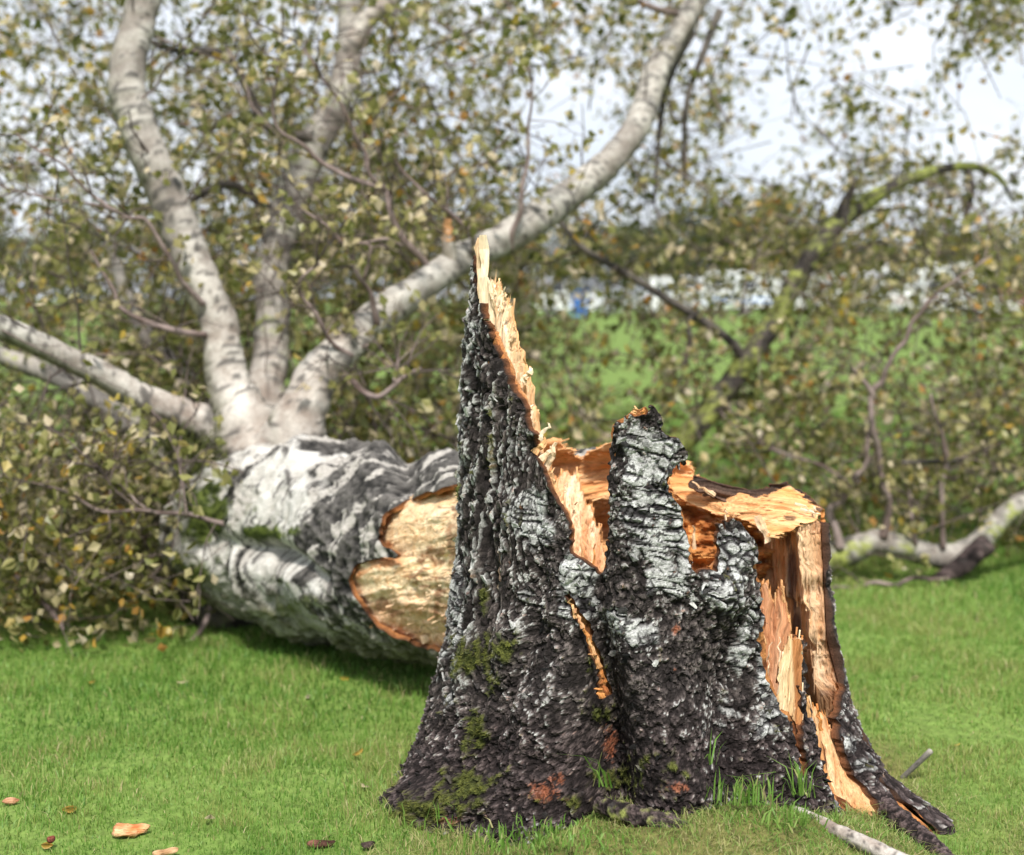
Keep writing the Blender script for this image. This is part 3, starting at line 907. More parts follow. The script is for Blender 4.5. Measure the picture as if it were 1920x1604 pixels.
# pinkish board seen through the gap on the right, pale splinter in front of it
relief('torn_board', [(1300, 1400), (1300, 1180), (1400, 1150), (1424, 1112), (1436, 1096), (1440, 1080), (1446, 1120), (1452, 1128), (1460, 1118), (1468, 1096), (1476, 1120), (1484, 1200), (1484, 1380)],
       2.93, 0.03, stump, [(0.54, 0.24, 0.115), (0.80, 0.47, 0.28)], 90, seed=121, amp=0.006)
def plank_col(X, Y, u, v):
    n = np.clip(0.5 + 0.7 * fbm(np.stack([u * 40, v * 3, u * 0], -1), 4, 131), 0, 1)
    c = lerp3((0.74, 0.50, 0.27), (0.86, 0.70, 0.46), n)
    t = sst(1484, 1489, X - 0.03 * (Y - 1200) + 3 * n)
    return c * (1 - t[..., None]) + t[..., None] * lerp3((0.34, 0.14, 0.05), (0.55, 0.26, 0.10), n)
relief('torn_board', [(1452, 1345), (1455, 1290), (1460, 1240), (1470, 1205), (1476, 1192), (1492, 1196), (1507, 1200), (1504, 1260), (1500, 1320), (1512, 1395), (1507, 1408), (1496, 1370), (1488, 1352), (1470, 1338)],
       lambda X, Y: 2.70 - 0.00010 * (Y - 1200) + 0.0005 * (X - 1480), 0.05, stump, plank_col, 86, seed=133, amp=0.004, comb=4, rimcol=[PALE, ORNG])

# ------------------------------------------------------------------ the fallen tree
CRX, CRY, CRZ = P(450, 1150, 4.3)
tree = empty('fallen_birch_tree', (CRX, CRY, 0.0), 'fallen birch with white limbs and yellowing leaves, its thick trunk snapped beside the stump', 'tree')


def spline(pts, n):
    """Catmull-Rom through rows of (x,y,z,r)"""
    p = np.asarray(pts, float)
    p = np.vstack([2 * p[0] - p[1], p, 2 * p[-1] - p[-2]])
    seg = np.linalg.norm(np.diff(p[1:-1, :3], axis=0), axis=1)
    cum = np.concatenate([[0], np.cumsum(seg)])
    s = np.linspace(0, cum[-1], n)
    k = np.clip(np.searchsorted(cum, s, side='right') - 1, 0, len(seg) - 1)
    t = ((s - cum[k]) / seg[k])[:, None]
    p0, p1, p2, p3 = p[k], p[k + 1], p[k + 2], p[k + 3]
    q = 0.5 * ((2 * p1) + (-p0 + p2) * t + (2 * p0 - 5 * p1 + 4 * p2 - p3) * t ** 2 + (-p0 + 3 * p1 - 3 * p2 + p3) * t ** 3)
    return q, s


def frames(c):
    t = np.gradient(c, axis=0)
    t /= np.linalg.norm(t, axis=1)[:, None]
    nrm = np.zeros_like(t)
    up = np.array([0, -1, 0.0]) if abs(t[0, 1]) < 0.8 else np.array([1.0, 0, 0])
    v = up - t[0] * (up @ t[0])
    nrm[0] = v / np.linalg.norm(v)
    for k in range(1, len(t)):
        v = nrm[k - 1] - t[k] * (nrm[k - 1] @ t[k])
        nrm[k] = v / np.linalg.norm(v)
    return t, nrm, np.cross(t, nrm)


def pxpts(lst, sc=1.0):
    """rows (px, py, depth, width in photograph pixels) -> (x,y,z,r)"""
    o = []
    for (a, b, d, wpx) in lst:
        q = P(a, b, d)
        o.append((q[0], q[1], q[2], 0.5 * wpx * d / F_PX * sc))
    return o


# ---- main trunk
LOG = [(372, 985, 4.52, 130), (390, 987, 4.47, 200), (420, 990, 4.41, 246), (470, 996, 4.30, 284), (560, 1008, 4.15, 336), (660, 1026, 3.97, 362), (760, 1048, 3.80, 372), (860, 1052, 3.64, 396), (950, 1050, 3.50, 410),
       (1060, 1040, 3.38, 414), (1150, 1036, 3.30, 412), (1260, 1040, 3.24, 400)]
q, sL = spline(pxpts(LOG), 300)
lc, lr = q[:, :3], q[:, 3]
t_, n_, b_ = frames(lc)
# phi = 0 towards the camera side, 90 deg = up
fr = np.array([0, -1.0, 0])
e0 = fr - t_ * (t_ @ fr)[:, None]
e0 /= np.linalg.norm(e0, axis=1)[:, None]
e1 = np.cross(e0, t_)
e1 *= np.sign(e1[:, 2])[:, None]
PH = np.linspace(-math.pi, math.pi, 420)
SG, PG = np.meshgrid(np.arange(len(lc)), PH, indexing='ij')
sv = sL[SG]
rr0 = lr[SG] * np.ones_like(PG)


def logpos(r):
    return lc[SG] + r[..., None] * (np.cos(PG)[..., None] * e0[SG] + np.sin(PG)[..., None] * e1[SG])


p0 = logpos(rr0)
lx, ly = proj(p0)
nb = fbm(np.stack([sv * 2.2, np.cos(PG) * 0.5, np.sin(PG) * 0.5], -1), 3, 301)
nA = fbm(p0 * 9, 4, 302)
nB = fbm(p0 * 36, 4, 303)
nC = fbm(p0 * 110, 3, 304)
wv = sv + 0.05 * np.sin(PG * 2 + 1) + 0.045 * nA
rings = fbm(np.stack([wv * 36, np.cos(PG) * 0.6, np.sin(PG) * 0.6], -1), 4, 305)
seam = np.exp(-((PG - np.interp(lx, [380, 480, 560, 700, 760], [0.06, 0.06, 0.02, -0.05, 0.0])) / np.interp(lx, [400, 560, 700], [0.13, 0.11, 0.08])) ** 2) * (np.cos(PG) > 0)
seamd = np.interp(lx, [330, 420, 500, 570, 640, 720, 780], [0.01, 0.03, 0.085, 0.055, 0.0, 0.0, 0.02])
bulg = 0.022 * np.sin(wv * 21 + 1.2) * sst(1.15, 0.5, sv) + 0.012 * nb
toplump = sum(a * np.exp(-((lx - x) / w_) ** 2) for (x, w_, a) in ((560, 60, 0.030), (705, 38, 0.030), (760, 24, -0.028), (840, 50, 0.02), (480, 36, 0.012))) * sst(0.2, 0.9, np.sin(PG))
dark = sst(545, 640, lx + 50 * nA) * 0.92
dark = np.maximum(dark, blobs(lx, ly, [(440, 905, 26, 60, 1.0), (545, 900, 9, 80, 0.75), (600, 950, 14, 90, 0.8), (450, 1060, 9, 60, 0.7), (500, 1060, 12, 60, 0.7), (640, 870, 20, 30, 0.8), (470, 1010, 16, 60, 0.6), (410, 1030, 10, 50, 0.6), (560, 860, 16, 60, 0.25), (515, 1090, 30, 90, 0.8), (690, 1000, 60, 140, 0.9), (395, 930, 20, 40, 0.5), (620, 1000, 30, 120, 0.6)]))
cpx = proj(lc)[0][SG] + 34 * nA + 22 * np.sin(PG * 1.5 + 0.6)
for (x0_, w_, a_) in ((448, 17, 1.0), (492, 5, 0.6), (520, 7, 0.62), (566, 12, 0.9), (604, 12, 0.9)):
    dark = np.maximum(dark, a_ * np.exp(-((cpx - x0_) / w_) ** 2))
rough = sst(0.3, 0.8, dark)
rl_ = rr0 - seamd * seam + bulg + toplump + (0.005 + 0.005 * rough) * nB + 0.008 * nA + rough * 0.004 * nC + 0.004 * rings
PL = logpos(rl_)
lx, ly = proj(PL)
# colours
wtone = np.clip(0.60 + 0.35 * rings + 0.2 * nB, 0, 1)
lw = lerp3((0.30, 0.275, 0.24), (0.68, 0.67, 0.64), wtone)
dash = sst(0.30, 0.55, fbm(np.stack([wv * 120, np.cos(PG) * 3, np.sin(PG) * 3], -1), 3, 307) + 0.25 * nA)
lw = lw * (1 - 0.85 * dash[..., None]) + 0.85 * dash[..., None] * np.array((0.045, 0.042, 0.042))
dt = np.clip(0.35 + 0.6 * nB + 0.45 * nC, 0, 1)
ld = lerp3((0.018, 0.017, 0.016), (0.15, 0.14, 0.13), dt)
strk = sst(0.25, 0.42, fbm(np.stack([wv * 46, np.cos(PG) * 2.2, np.sin(PG) * 2.2], -1), 4, 309) + 0.1 * nC)
ld = ld * (1 - 0.75 * strk[..., None]) + 0.75 * strk[..., None] * np.array((0.50, 0.47, 0.43))
dm = sst(0.34, 0.62, dark + 0.32 * nA + 0.18 * nB + 0.16 * rings)
cl = lw * (1 - dm[..., None]) + dm[..., None] * ld
mossy = sst(0.45, 0.9, blobs(lx, ly, [(385, 960, 60, 90, 1.1), (360, 1090, 50, 60, 1.0), (470, 940, 20, 30, 0.7), (500, 1000, 70, 20, 1.1), (540, 1140, 60, 50, 0.7), (640, 1170, 80, 40, 0.45)]) + 0.4 * nB)  # moss patches; the blob along the side groove also paints in its shade
cl = cl * (1 - mossy[..., None]) + mossy[..., None] * lerp3((0.030, 0.045, 0.010), (0.11, 0.14, 0.03), np.clip(0.5 + nC, 0, 1))
und = sst(0.15, 0.75, -np.sin(PG)) * 0.6          # darker grey-green towards the underside
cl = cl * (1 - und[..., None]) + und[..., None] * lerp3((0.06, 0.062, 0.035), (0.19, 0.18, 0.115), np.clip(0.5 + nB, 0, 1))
FACE = [(1010, 884), (960, 900), (900, 910), (860, 914), (800, 928), (748, 948), (730, 965), (713, 985), (708, 1006), (716, 1022), (738, 1030), (753, 1040), (745, 1052), (715, 1044), (690, 1054), (668, 1062), (650, 1082),
        (662, 1110), (678, 1135), (692, 1155), (712, 1178), (740, 1194), (780, 1208), (830, 1222), (900, 1232), (1000, 1300), (1500, 1500), (1700, 1200), (1500, 860), (1300, 880), (1200, 850), (1140, 838), (1120, 846), (1092, 868), (1072, 852), (1052, 828), (1030, 850)]
jl = fbm(np.stack([sv * 60, PG * 14, PG * 0], -1), 3, 311)
jl = fbm(np.stack([sv * 40, PG * 10, PG * 0], -1), 5, 311, 0.7)
kl = ~(in_poly(lx + 6 * jl, ly + 7 * jl, FACE) & (np.cos(PG) > -0.35))
cell = kl[:-1, :-1] & kl[1:, :-1] & kl[:-1, 1:] & kl[1:, 1:]
rimt = np.clip(0.5 + 0.9 * nA + 0.5 * nB, 0, 1)
rimc = np.stack([lerp3((0.03, 0.022, 0.018), (0.16, 0.065, 0.03), rimt), lerp3((0.12, 0.05, 0.025), (0.50, 0.21, 0.075), rimt)], 2)
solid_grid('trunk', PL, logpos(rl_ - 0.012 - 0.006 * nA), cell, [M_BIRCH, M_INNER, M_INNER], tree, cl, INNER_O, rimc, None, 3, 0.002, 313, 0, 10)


def log_depth(X, Y):
    ax = np.interp(X, [p[0] for p in LOG], [p[1] for p in LOG])
    ad = np.interp(X, [p[0] for p in LOG], [p[2] for p in LOG])
    ar = np.interp(X, [p[0] for p in LOG], [0.5 * p[3] * p[2] / F_PX for p in LOG])
    hgt = (Y - ax) * ad / F_PX
    return ad - 1.33 * np.sqrt(np.maximum(ar ** 2 - hgt ** 2, 0.0009)), ad, ar


def face_depth(X, Y):
    d, ad, ar = log_depth(X, Y)
    ax = np.interp(X, [p[0] for p in LOG], [p[1] for p in LOG])
    d, ad, ar = log_depth(X, np.where(Y > ax, ax + 0.58 * (Y - ax), Y))
    d = d + 0.00022 * np.clip(Y - ax, 0, 300)
    rim = np.minimum(sst(0, 130, X - np.interp(Y, [915, 948, 990, 1045, 1085, 1150, 1200, 1225], [850, 745, 708, 745, 650, 690, 745, 840])), 1)
    d = np.minimum(d, ad - 0.35 * ar)
    lumps = 0.060 * fbm(np.stack([X / 70, Y / 46, X * 0], -1), 4, 317)
    ridge = 0.03 * np.abs(fbm(np.stack([X / 36, Y / 60, X * 0], -1), 3, 319))
    d = d - 0.065 * np.exp(-((X - 690) / 75) ** 2) * sst(1030, 1062, Y)
    return d - 0.030 + 0.030 * (1 - rim) + rim * (0.45 * lumps - 0.7 * ridge)


def face_col(X, Y, u, v):
    n = np.clip(0.55 + 0.55 * fbm(np.stack([X / 60, Y / 26, X * 0], -1), 4, 321), 0, 1)
    c = lerp3((0.76, 0.54, 0.30), (0.90, 0.74, 0.50), n)
    low = sst(1085, 1150, Y + 0.0 * X)
    c = c * (1 - 0.7 * low[..., None]) + 0.7 * low[..., None] * lerp3((0.78, 0.42, 0.24), (0.90, 0.62, 0.42), n)
    pit = sst(0.35, 0.62, blobs(X, Y, [(718, 1135, 14, 16, 1), (745, 1148, 14, 9, .8), (820, 1130, 8, 40, .8), (815, 1040, 30, 24, .7), (850, 1010, 20, 50, .7), (740, 1040, 20, 10, 1.1), (840, 1160, 14, 14, .8)]) + 0.35 * fbm(np.stack([X / 12, Y / 12, X * 0], -1), 3, 323))
    c = c * (1 - 0.7 * pit[..., None]) + 0.7 * pit[..., None] * np.array((0.22, 0.085, 0.03))
    crk = sst(0.90, 0.97, 1 - np.abs(fbm(np.stack([X / 75, Y / 24, X * 0], -1), 4, 327))) * sst(-0.1, 0.4, fbm(np.stack([X / 60, Y / 60, X * 0], -1), 2, 328)) * 0.8
    c = c * (1 - crk[..., None]) + crk[..., None] * np.array((0.16, 0.065, 0.025))
    edge = ~in_poly(X, Y, [(1000, 900), (860, 926), (800, 940), (752, 960), (726, 988), (722, 1010), (764, 1040), (754, 1060), (700, 1066), (668, 1088), (700, 1150), (745, 1186), (835, 1208), (1000, 1220)])
    em = (edge * np.clip(0.35 + 0.9 * fbm(np.stack([X / 22, Y / 22, X * 0], -1), 3, 329), 0, 0.85))[..., None]
    return c * (1 - em) + em * lerp3((0.46, 0.17, 0.06), (0.66, 0.32, 0.14), n)


relief('broken_face', [(1000, 880), (860, 906), (795, 920), (740, 940), (700, 985), (700, 1010), (712, 1030), (740, 1046), (690, 1046), (640, 1075), (640, 1090), (680, 1160), (735, 1202), (780, 1216), (830, 1230), (1000, 1250)],
       face_depth, 0.05, tree, face_col, 14, 2.6, seed=325, amp=0.010, across=46, along=8, edge=2, comb=1)

# ---- wood of the hinge seen through the left notch
def hinge_col(X, Y, u, v):
    n = np.clip(0.55 + 0.6 * fbm(np.stack([u * 40, v * 4, u * 0], -1), 4, 331), 0, 1)
    return lerp3((0.70, 0.31, 0.10), (0.88, 0.58, 0.32), n)
relief('torn_wood', [(960, 900), (1000, 840), (1030, 822), (1050, 822), (1066, 842), (1092, 862), (1120, 842), (1150, 830), (1250, 850), (1300, 880), (1300, 1110), (960, 1110)],
       lambda X, Y: 3.22 + 0.0006 * (Y - 840) - 0.0004 * (X - 1080) + 0.03 * np.sin(Y / 17.0), 0.06, tree, hinge_col, 12, seed=333, amp=0.012, across=50, along=7)
def fib_col(X, Y, u, v):
    n = np.clip(0.5 + 0.7 * fbm(np.stack([u * 60, v * 3, u * 0], -1), 4, 341), 0, 1)
    c = lerp3((0.66, 0.36, 0.18), (0.88, 0.70, 0.50), n)
    t = sst(960, 1070, Y)
    return c * (1 - 0.65 * t[..., None]) + 0.65 * t[..., None] * lerp3((0.50, 0.22, 0.09), (0.74, 0.42, 0.22), n)
relief('torn_heartwood', [(985, 870), (1006, 850), (1018, 846), (1026, 880), (1040, 895), (1062, 880), (1072, 905), (1088, 900), (1096, 940), (1108, 948), (1112, 985), (1126, 990), (1132, 1040), (1150, 1100), (1150, 1140), (985, 1140)],
       lambda X, Y: 2.98 + 0.0008 * (1075 - Y) - 0.0004 * (X - 1060), 0.05, stump, fib_col, 88, seed=343, amp=0.008, across=80, along=4, comb=14)

# ---- the torn slab lying across the right side, and the hollow below it
def slab_col(X, Y, u, v):
    n = np.clip(0.55 + 0.6 * fbm(np.stack([u * 46, v * 4, u * 0], -1), 4, 351), 0, 1)
    c = lerp3((0.74, 0.34, 0.11), (0.90, 0.63, 0.36), n)
    o = sst(1330, 1270, X)
    c = c * (1 - 0.6 * o[..., None]) + 0.6 * o[..., None] * np.array((0.60, 0.29, 0.10))
    knot = np.exp(-((X - 1482) / 13) ** 2 - ((Y - 972) / 6) ** 2)
    kk = sst(0.35, 0.6, knot)
    return c * (1 - 0.75 * kk[..., None]) + 0.75 * kk[..., None] * np.array((0.10, 0.055, 0.035))
relief('torn_slab', [(1255, 910), (1262, 890), (1282, 866), (1296, 868), (1304, 880), (1298, 900), (1310, 908), (1340, 914), (1380, 922), (1410, 932), (1440, 926), (1466, 916), (1482, 914), (1500, 930), (1512, 938), (1526, 950),
                     (1540, 966), (1534, 980), (1500, 990), (1470, 1004), (1445, 1008), (1432, 992), (1404, 978), (1380, 972), (1340, 962), (1300, 948), (1275, 938)],
       lambda X, Y: 2.99 + 0.00035 * (1540 - X) - 0.0016 * (Y - 950) + 0.02 * np.sin(X / 40), 0.05, tree, slab_col, -8, seed=353, amp=0.012, across=50, along=5, comb=6)
def hollow_col(X, Y, u, v):
    n = np.clip(0.5 + 0.8 * fbm(np.stack([X / 26, Y / 15, X * 0], -1), 4, 361), 0, 1)
    return lerp3((0.34, 0.11, 0.025), (0.76, 0.38, 0.13), n)
relief('hollow_wood', [(1200, 900), (1290, 930), (1340, 940), (1440, 990), (1500, 985), (1500, 1010), (1480, 1040), (1470, 1062), (1440, 1066), (1425, 1084), (1415, 1130), (1200, 1130)],
       lambda X, Y: 3.16 + 0.05 * fbm(np.stack([X / 34, Y / 20, X * 0], -1), 4, 363) - 0.0006 * (Y - 960), 0.08, tree, hollow_col, 0, seed=365, amp=0.016, across=40, along=9, comb=5, rimcol=[ORNG, RUST])
relief('bark_strip', [(1296, 890), (1312, 894), (1350, 906), (1400, 920), (1440, 915), (1480, 905), (1530, 940), (1545, 958), (1540, 970), (1400, 960), (1300, 920)],
       3.075, 0.03, tree, [(0.05, 0.035, 0.03), (0.22, 0.13, 0.09)], 0, seed=371, amp=0.01, mats=[M_BARK, M_BARK, M_INNER], rimcol=[(0.06, 0.04, 0.035), (0.3, 0.12, 0.05)])


# ------------------------------------------------------------------ splinters: thin tapered slivers with several facets
def splinter(a, b, w0, w1, t0_, parent, col=PALE, seed=0, bendv=0.004, name='splinter'):
    a = np.asarray(a, float)
    b = np.asarray(b, float)
    rg = np.random.default_rng(seed)
    d = b - a
    L = np.linalg.norm(d)
    d /= L
    s = np.cross(d, [0, 1, 0])
    s /= np.linalg.norm(s)
    n = np.cross(s, d)
    K = 6
    V = []
    off = rg.normal(0, bendv, (K + 1, 2)) * np.linspace(0, 1, K + 1)[:, None]
    for k in range(K + 1):
        t = k / K
        w_ = (w0 * (1 - t) + w1 * t) * (0.8 + 0.4 * rg.random())
        th_ = t0_ * (1 - 0.7 * t)
        c = a + d * L * t + s * off[k, 0] + n * off[k, 1]
        for (i, j) in ((-1, -0.6), (0.2, -1), (1, -0.3), (0.7, 0.8), (-0.6, 1)):
            V.append(c + s * i * w_ / 2 + n * j * th_ / 2)
    F = []
    for k in range(K):
        for i in range(5):
            F.append((k * 5 + i, k * 5 + (i + 1) % 5, (k + 1) * 5 + (i + 1) % 5, (k + 1) * 5 + i))
    F.append(tuple(range(4, -1, -1)))
    F.append(tuple(K * 5 + i for i in range(5)))
    V = np.array(V)
    g = np.stack([(V - a) @ s, (V - a) @ d, (V - a) @ n], -1) + seed * 0.37
    c = np.broadcast_to(np.array(col), V.shape)
    return make_obj(name, V, F, M_WOOD, parent, False, None, {'Col': ('FLOAT_COLOR', c), 'grain': ('FLOAT_VECTOR', g)})


SPL = [  # base px, tip px, depth, width px, tip width px, colour
    ((911, 600), (904, 441), 2.87, 22, 16, PALE), ((902, 560), (897, 446), 2.885, 12, 7, CREAM), ((922, 610), (915, 520), 2.865, 14, 4, PALE), ((936, 640), (926, 545), 2.86, 12, 3, CREAM),
    ((931, 575), (946, 537), 2.86, 9, 2, PALE), ((925, 560), (932, 536), 2.86, 8, 2, PALE), ((938, 585), (951, 552), 2.85, 7, 3, CREAM), ((948, 600), (957, 566), 2.84, 8, 2, PALE),
    ((956, 640), (969, 612), 2.83, 7, 2, CREAM), ((980, 716), (996, 690), 2.78, 13, 9, PALE), ((985, 740), (983, 672), 2.80, 7, 2, TAN), ((984, 722), (988, 700), 2.78, 9, 2, CREAM),
    ((994, 790), (1001, 760), 2.76, 8, 3, PALE), ((1012, 825), (1028, 793), 2.74, 11, 6, PALE), ((1002, 850), (1024, 822), 2.74, 18, 8, TAN), ((1022, 880), (1044, 830), 2.73, 14, 6, PALE),
    ((1014, 862), (1036, 840), 2.72, 14, 5, CREAM), ((1040, 925), (1030, 880), 2.74, 10, 3, TAN), ((1052, 950), (1062, 905), 2.78, 8, 2, PALE), ((1066, 985), (1078, 940), 2.80, 8, 2, CREAM),
    ((1420, 968), (1440, 1017), 2.93, 17, 11, CREAM), ((1362, 980), (1357, 955), 2.72, 5, 2, PALE), ((1432, 1255), (1447, 1205), 2.72, 5, 1.5, CREAM), ((1430, 1240), (1434, 1190), 2.73, 8, 2, TAN),
    ((1438, 1270), (1446, 1235), 2.71, 4, 1, PALE), ((1462, 1250), (1460, 1196), 2.70, 5, 1.5, PALE), ((1302, 1030), (1300, 985), 3.02, 8, 3, CREAM), ((1325, 1070), (1330, 1058), 2.66, 8, 3, ORNG),
    ((1078, 1160), (1072, 1122), 2.64, 8, 3, TAN), ((1092, 1178), (1078, 1140), 2.63, 9, 4, (0.72, 0.42, 0.24)), ((1106, 1205), (1092, 1168), 2.635, 9, 4, ORNG), ((1116, 1232), (1104, 1196), 2.635, 8, 3, TAN), ((1124, 1252), (1112, 1222), 2.63, 12, 5, (0.60, 0.34, 0.16)),
    ((1134, 1280), (1120, 1246), 2.635, 9, 3, ORNG), ((1138, 1302), (1126, 1268), 2.63, 12, 4, RUST), ((1130, 1308), (1124, 1290), 2.62, 14, 6, ORNG),
    ((1188, 775), (1192, 764), 2.63, 10, 4, TAN), ((1206, 776), (1204, 768), 2.63, 8, 3, ORNG), ((1470, 1130), (1466, 1096), 2.90, 6, 2, TAN), ((1520, 980), (1530, 950), 2.97, 9, 4, CREAM),
    ((1500, 955), (1534, 965), 2.96, 8, 3, PALE), ((1490, 945), (1530, 958), 2.96, 7, 3, CREAM), ((1340, 930), (1300, 902), 3.02, 10, 3, CREAM), ((1545, 985), (1540, 955), 2.97, 10, 5, ORNG),
    ((1095, 1075), (1088, 1010), 2.93, 8, 2, TAN), ((1110, 1080), (1118, 1020), 2.92, 8, 2, ORNG), ((790, 1200), (860, 1180), 3.44, 16, 4, CREAM), ((800, 1130), (812, 1080), 3.52, 10, 3, TAN),
    ((815, 1000), (860, 985), 3.47, 8, 3, CREAM), ((1540, 1370), (1532, 1330), 2.66, 9, 3, ORNG), ((1518, 1345), (1513, 1300), 2.68, 9, 2, (0.70, 0.40, 0.18))]
for k, (a, b, d, w0, w1, c) in enumerate(SPL):
    par = tree if d > 3.3 else stump
    m = d / F_PX
    splinter(P(a[0], a[1], d), P(b[0], b[1], d - 0.004), w0 * m, w1 * m, w0 * m * 0.6, par, c, 400 + k)


# ------------------------------------------------------------------ limbs and branches of the fallen tree
def limb(name, pts, parent, sides=20, seg=0.014, tone='white', seed=1, mat=None, moss=0.0, bumps=1.0):
    p = np.array(pts, float)
    L = np.linalg.norm(np.diff(p[:, :3], axis=0), axis=1).sum()
    n = max(6, int(L / seg))
    q, s = spline(p, n)
    c, r = q[:, :3], np.maximum(q[:, 3], 0.0012)
    wob = r[:, None] * 0.16 * np.stack([fbm(np.stack([s * 5, s * 0 + k, s * 0], -1), 3, seed + k) for k in range(3)], -1)
    c = c + wob * np.minimum(1, np.arange(n) / 4)[:, None]
    t, a, b = frames(c)
    ph = np.linspace(0, 2 * math.pi, sides, endpoint=False)
    S, PH_ = np.meshgrid(s, ph, indexing='ij')
    R = r[:, None] * np.ones_like(PH_)
    q0 = c[:, None] + R[..., None] * (np.cos(PH_)[..., None] * a[:, None] + np.sin(PH_)[..., None] * b[:, None])
    n1 = fbm(q0 * 12, 3, seed + 5)
    n2 = fbm(q0 * 60, 3, seed + 6)
    rg = fbm(np.stack([S * 45, np.cos(PH_) * 0.5, np.sin(PH_) * 0.5], -1), 3, seed + 7)
    R = R * (1 + bumps * (0.07 * n1 + 0.035 * rg + 0.03 * n2))
    V = c[:, None] + R[..., None] * (np.cos(PH_)[..., None] * a[:, None] + np.sin(PH_)[..., None] * b[:, None])
    if tone == 'white':
        base = lerp3((0.28, 0.225, 0.19), (0.62, 0.58, 0.53), np.clip(0.5 + 0.6 * n1 + 0.35 * rg + 0.3 * n2, 0, 1))
        grey = sst(0.15, 0.9, S)
        base = base * (1 - 0.55 * grey[..., None]) + 0.55 * grey[..., None] * lerp3((0.17, 0.165, 0.15), (0.38, 0.37, 0.335), np.clip(0.5 + n1, 0, 1))
        lt = fbm(np.stack([S * 130, np.cos(PH_) * 1.6, np.sin(PH_) * 1.6], -1), 3, seed + 9)
        ds = np.maximum(sst(0.42, 0.56, rg + 0.2 * n2), sst(0.42, 0.60, lt + 0.25 * n1))
    elif tone == 'grey':
        base = lerp3((0.20, 0.185, 0.17), (0.46, 0.42, 0.38), np.clip(0.5 + 0.6 * n1 + 0.3 * n2, 0, 1))
        ds = sst(0.40, 0.62, rg + 0.2 * n2)
    elif tone == 'dark':
        base = lerp3((0.035, 0.03, 0.028), (0.15, 0.13, 0.115), np.clip(0.5 + 0.6 * n1 + 0.4 * n2, 0, 1))
        ds = sst(0.4, 0.7, rg)
    elif tone == 'root':
        n3_ = fbm(q0 * 190, 3, seed + 8)
        base = lerp3((0.012, 0.009, 0.009), (0.17, 0.125, 0.12), np.clip(0.35 + 0.5 * n2 + 0.6 * n3_, 0, 1) ** 1.4)
        R = R + 0.0022 * n3_
        V = c[:, None] + R[..., None] * (np.cos(PH_)[..., None] * a[:, None] + np.sin(PH_)[..., None] * b[:, None])
        ds = sst(0.4, 0.7, rg)
    else:
        base = lerp3((0.12, 0.085, 0.075), (0.30, 0.235, 0.22), np.clip(0.5 + 0.6 * n1 + 0.4 * n2, 0, 1))
        ds = sst(0.5, 0.8, rg)
    col = base * (1 - 0.8 * ds[..., None]) + 0.8 * ds[..., None] * np.array((0.05, 0.045, 0.042))
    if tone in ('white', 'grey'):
        un = sst(0.1, 0.9, -(V[..., 2] - c[:, None, 2]) / R - 0.55 * (V[..., 0] - c[:, None, 0]) / R + 0.5 * n1) * 0.78  # algae tone that also paints shade onto the lower left side
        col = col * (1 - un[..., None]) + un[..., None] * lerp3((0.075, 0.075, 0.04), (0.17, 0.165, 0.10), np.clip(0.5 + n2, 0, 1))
    if moss:
        mm = sst(0.3, 0.7, moss + 0.5 * n1 + 0.3 * n2)
        col = col * (1 - mm[..., None]) + mm[..., None] * lerp3((0.07, 0.085, 0.02), (0.30, 0.33, 0.09), np.clip(0.5 + n2, 0, 1))
    idx = np.arange(n * sides).reshape(n, sides)
    A, B = idx[:-1], idx[1:]
    Q = np.stack([A, np.roll(A, -1, 1), np.roll(B, -1, 1), B], -1).reshape(-1, 4)
    nv = n * sides
    V = np.concatenate([V.reshape(-1, 3), [c[0], c[-1] + t[-1] * r[-1] * 0.5]])
    col = np.concatenate([col.reshape(-1, 3), [base[0, 0], base[-1, 0]]])
    tr = np.concatenate([np.stack([np.roll(idx[0], -1), idx[0], np.full(sides, nv)], -1), np.stack([idx[-1], np.roll(idx[-1], -1), np.full(sides, nv + 1)], -1)])
    return make_obj(name, V, None, mat or M_BIRCH, parent, True, None, {'Col': ('FLOAT_COLOR', col)}, quads=Q, tris=tr)


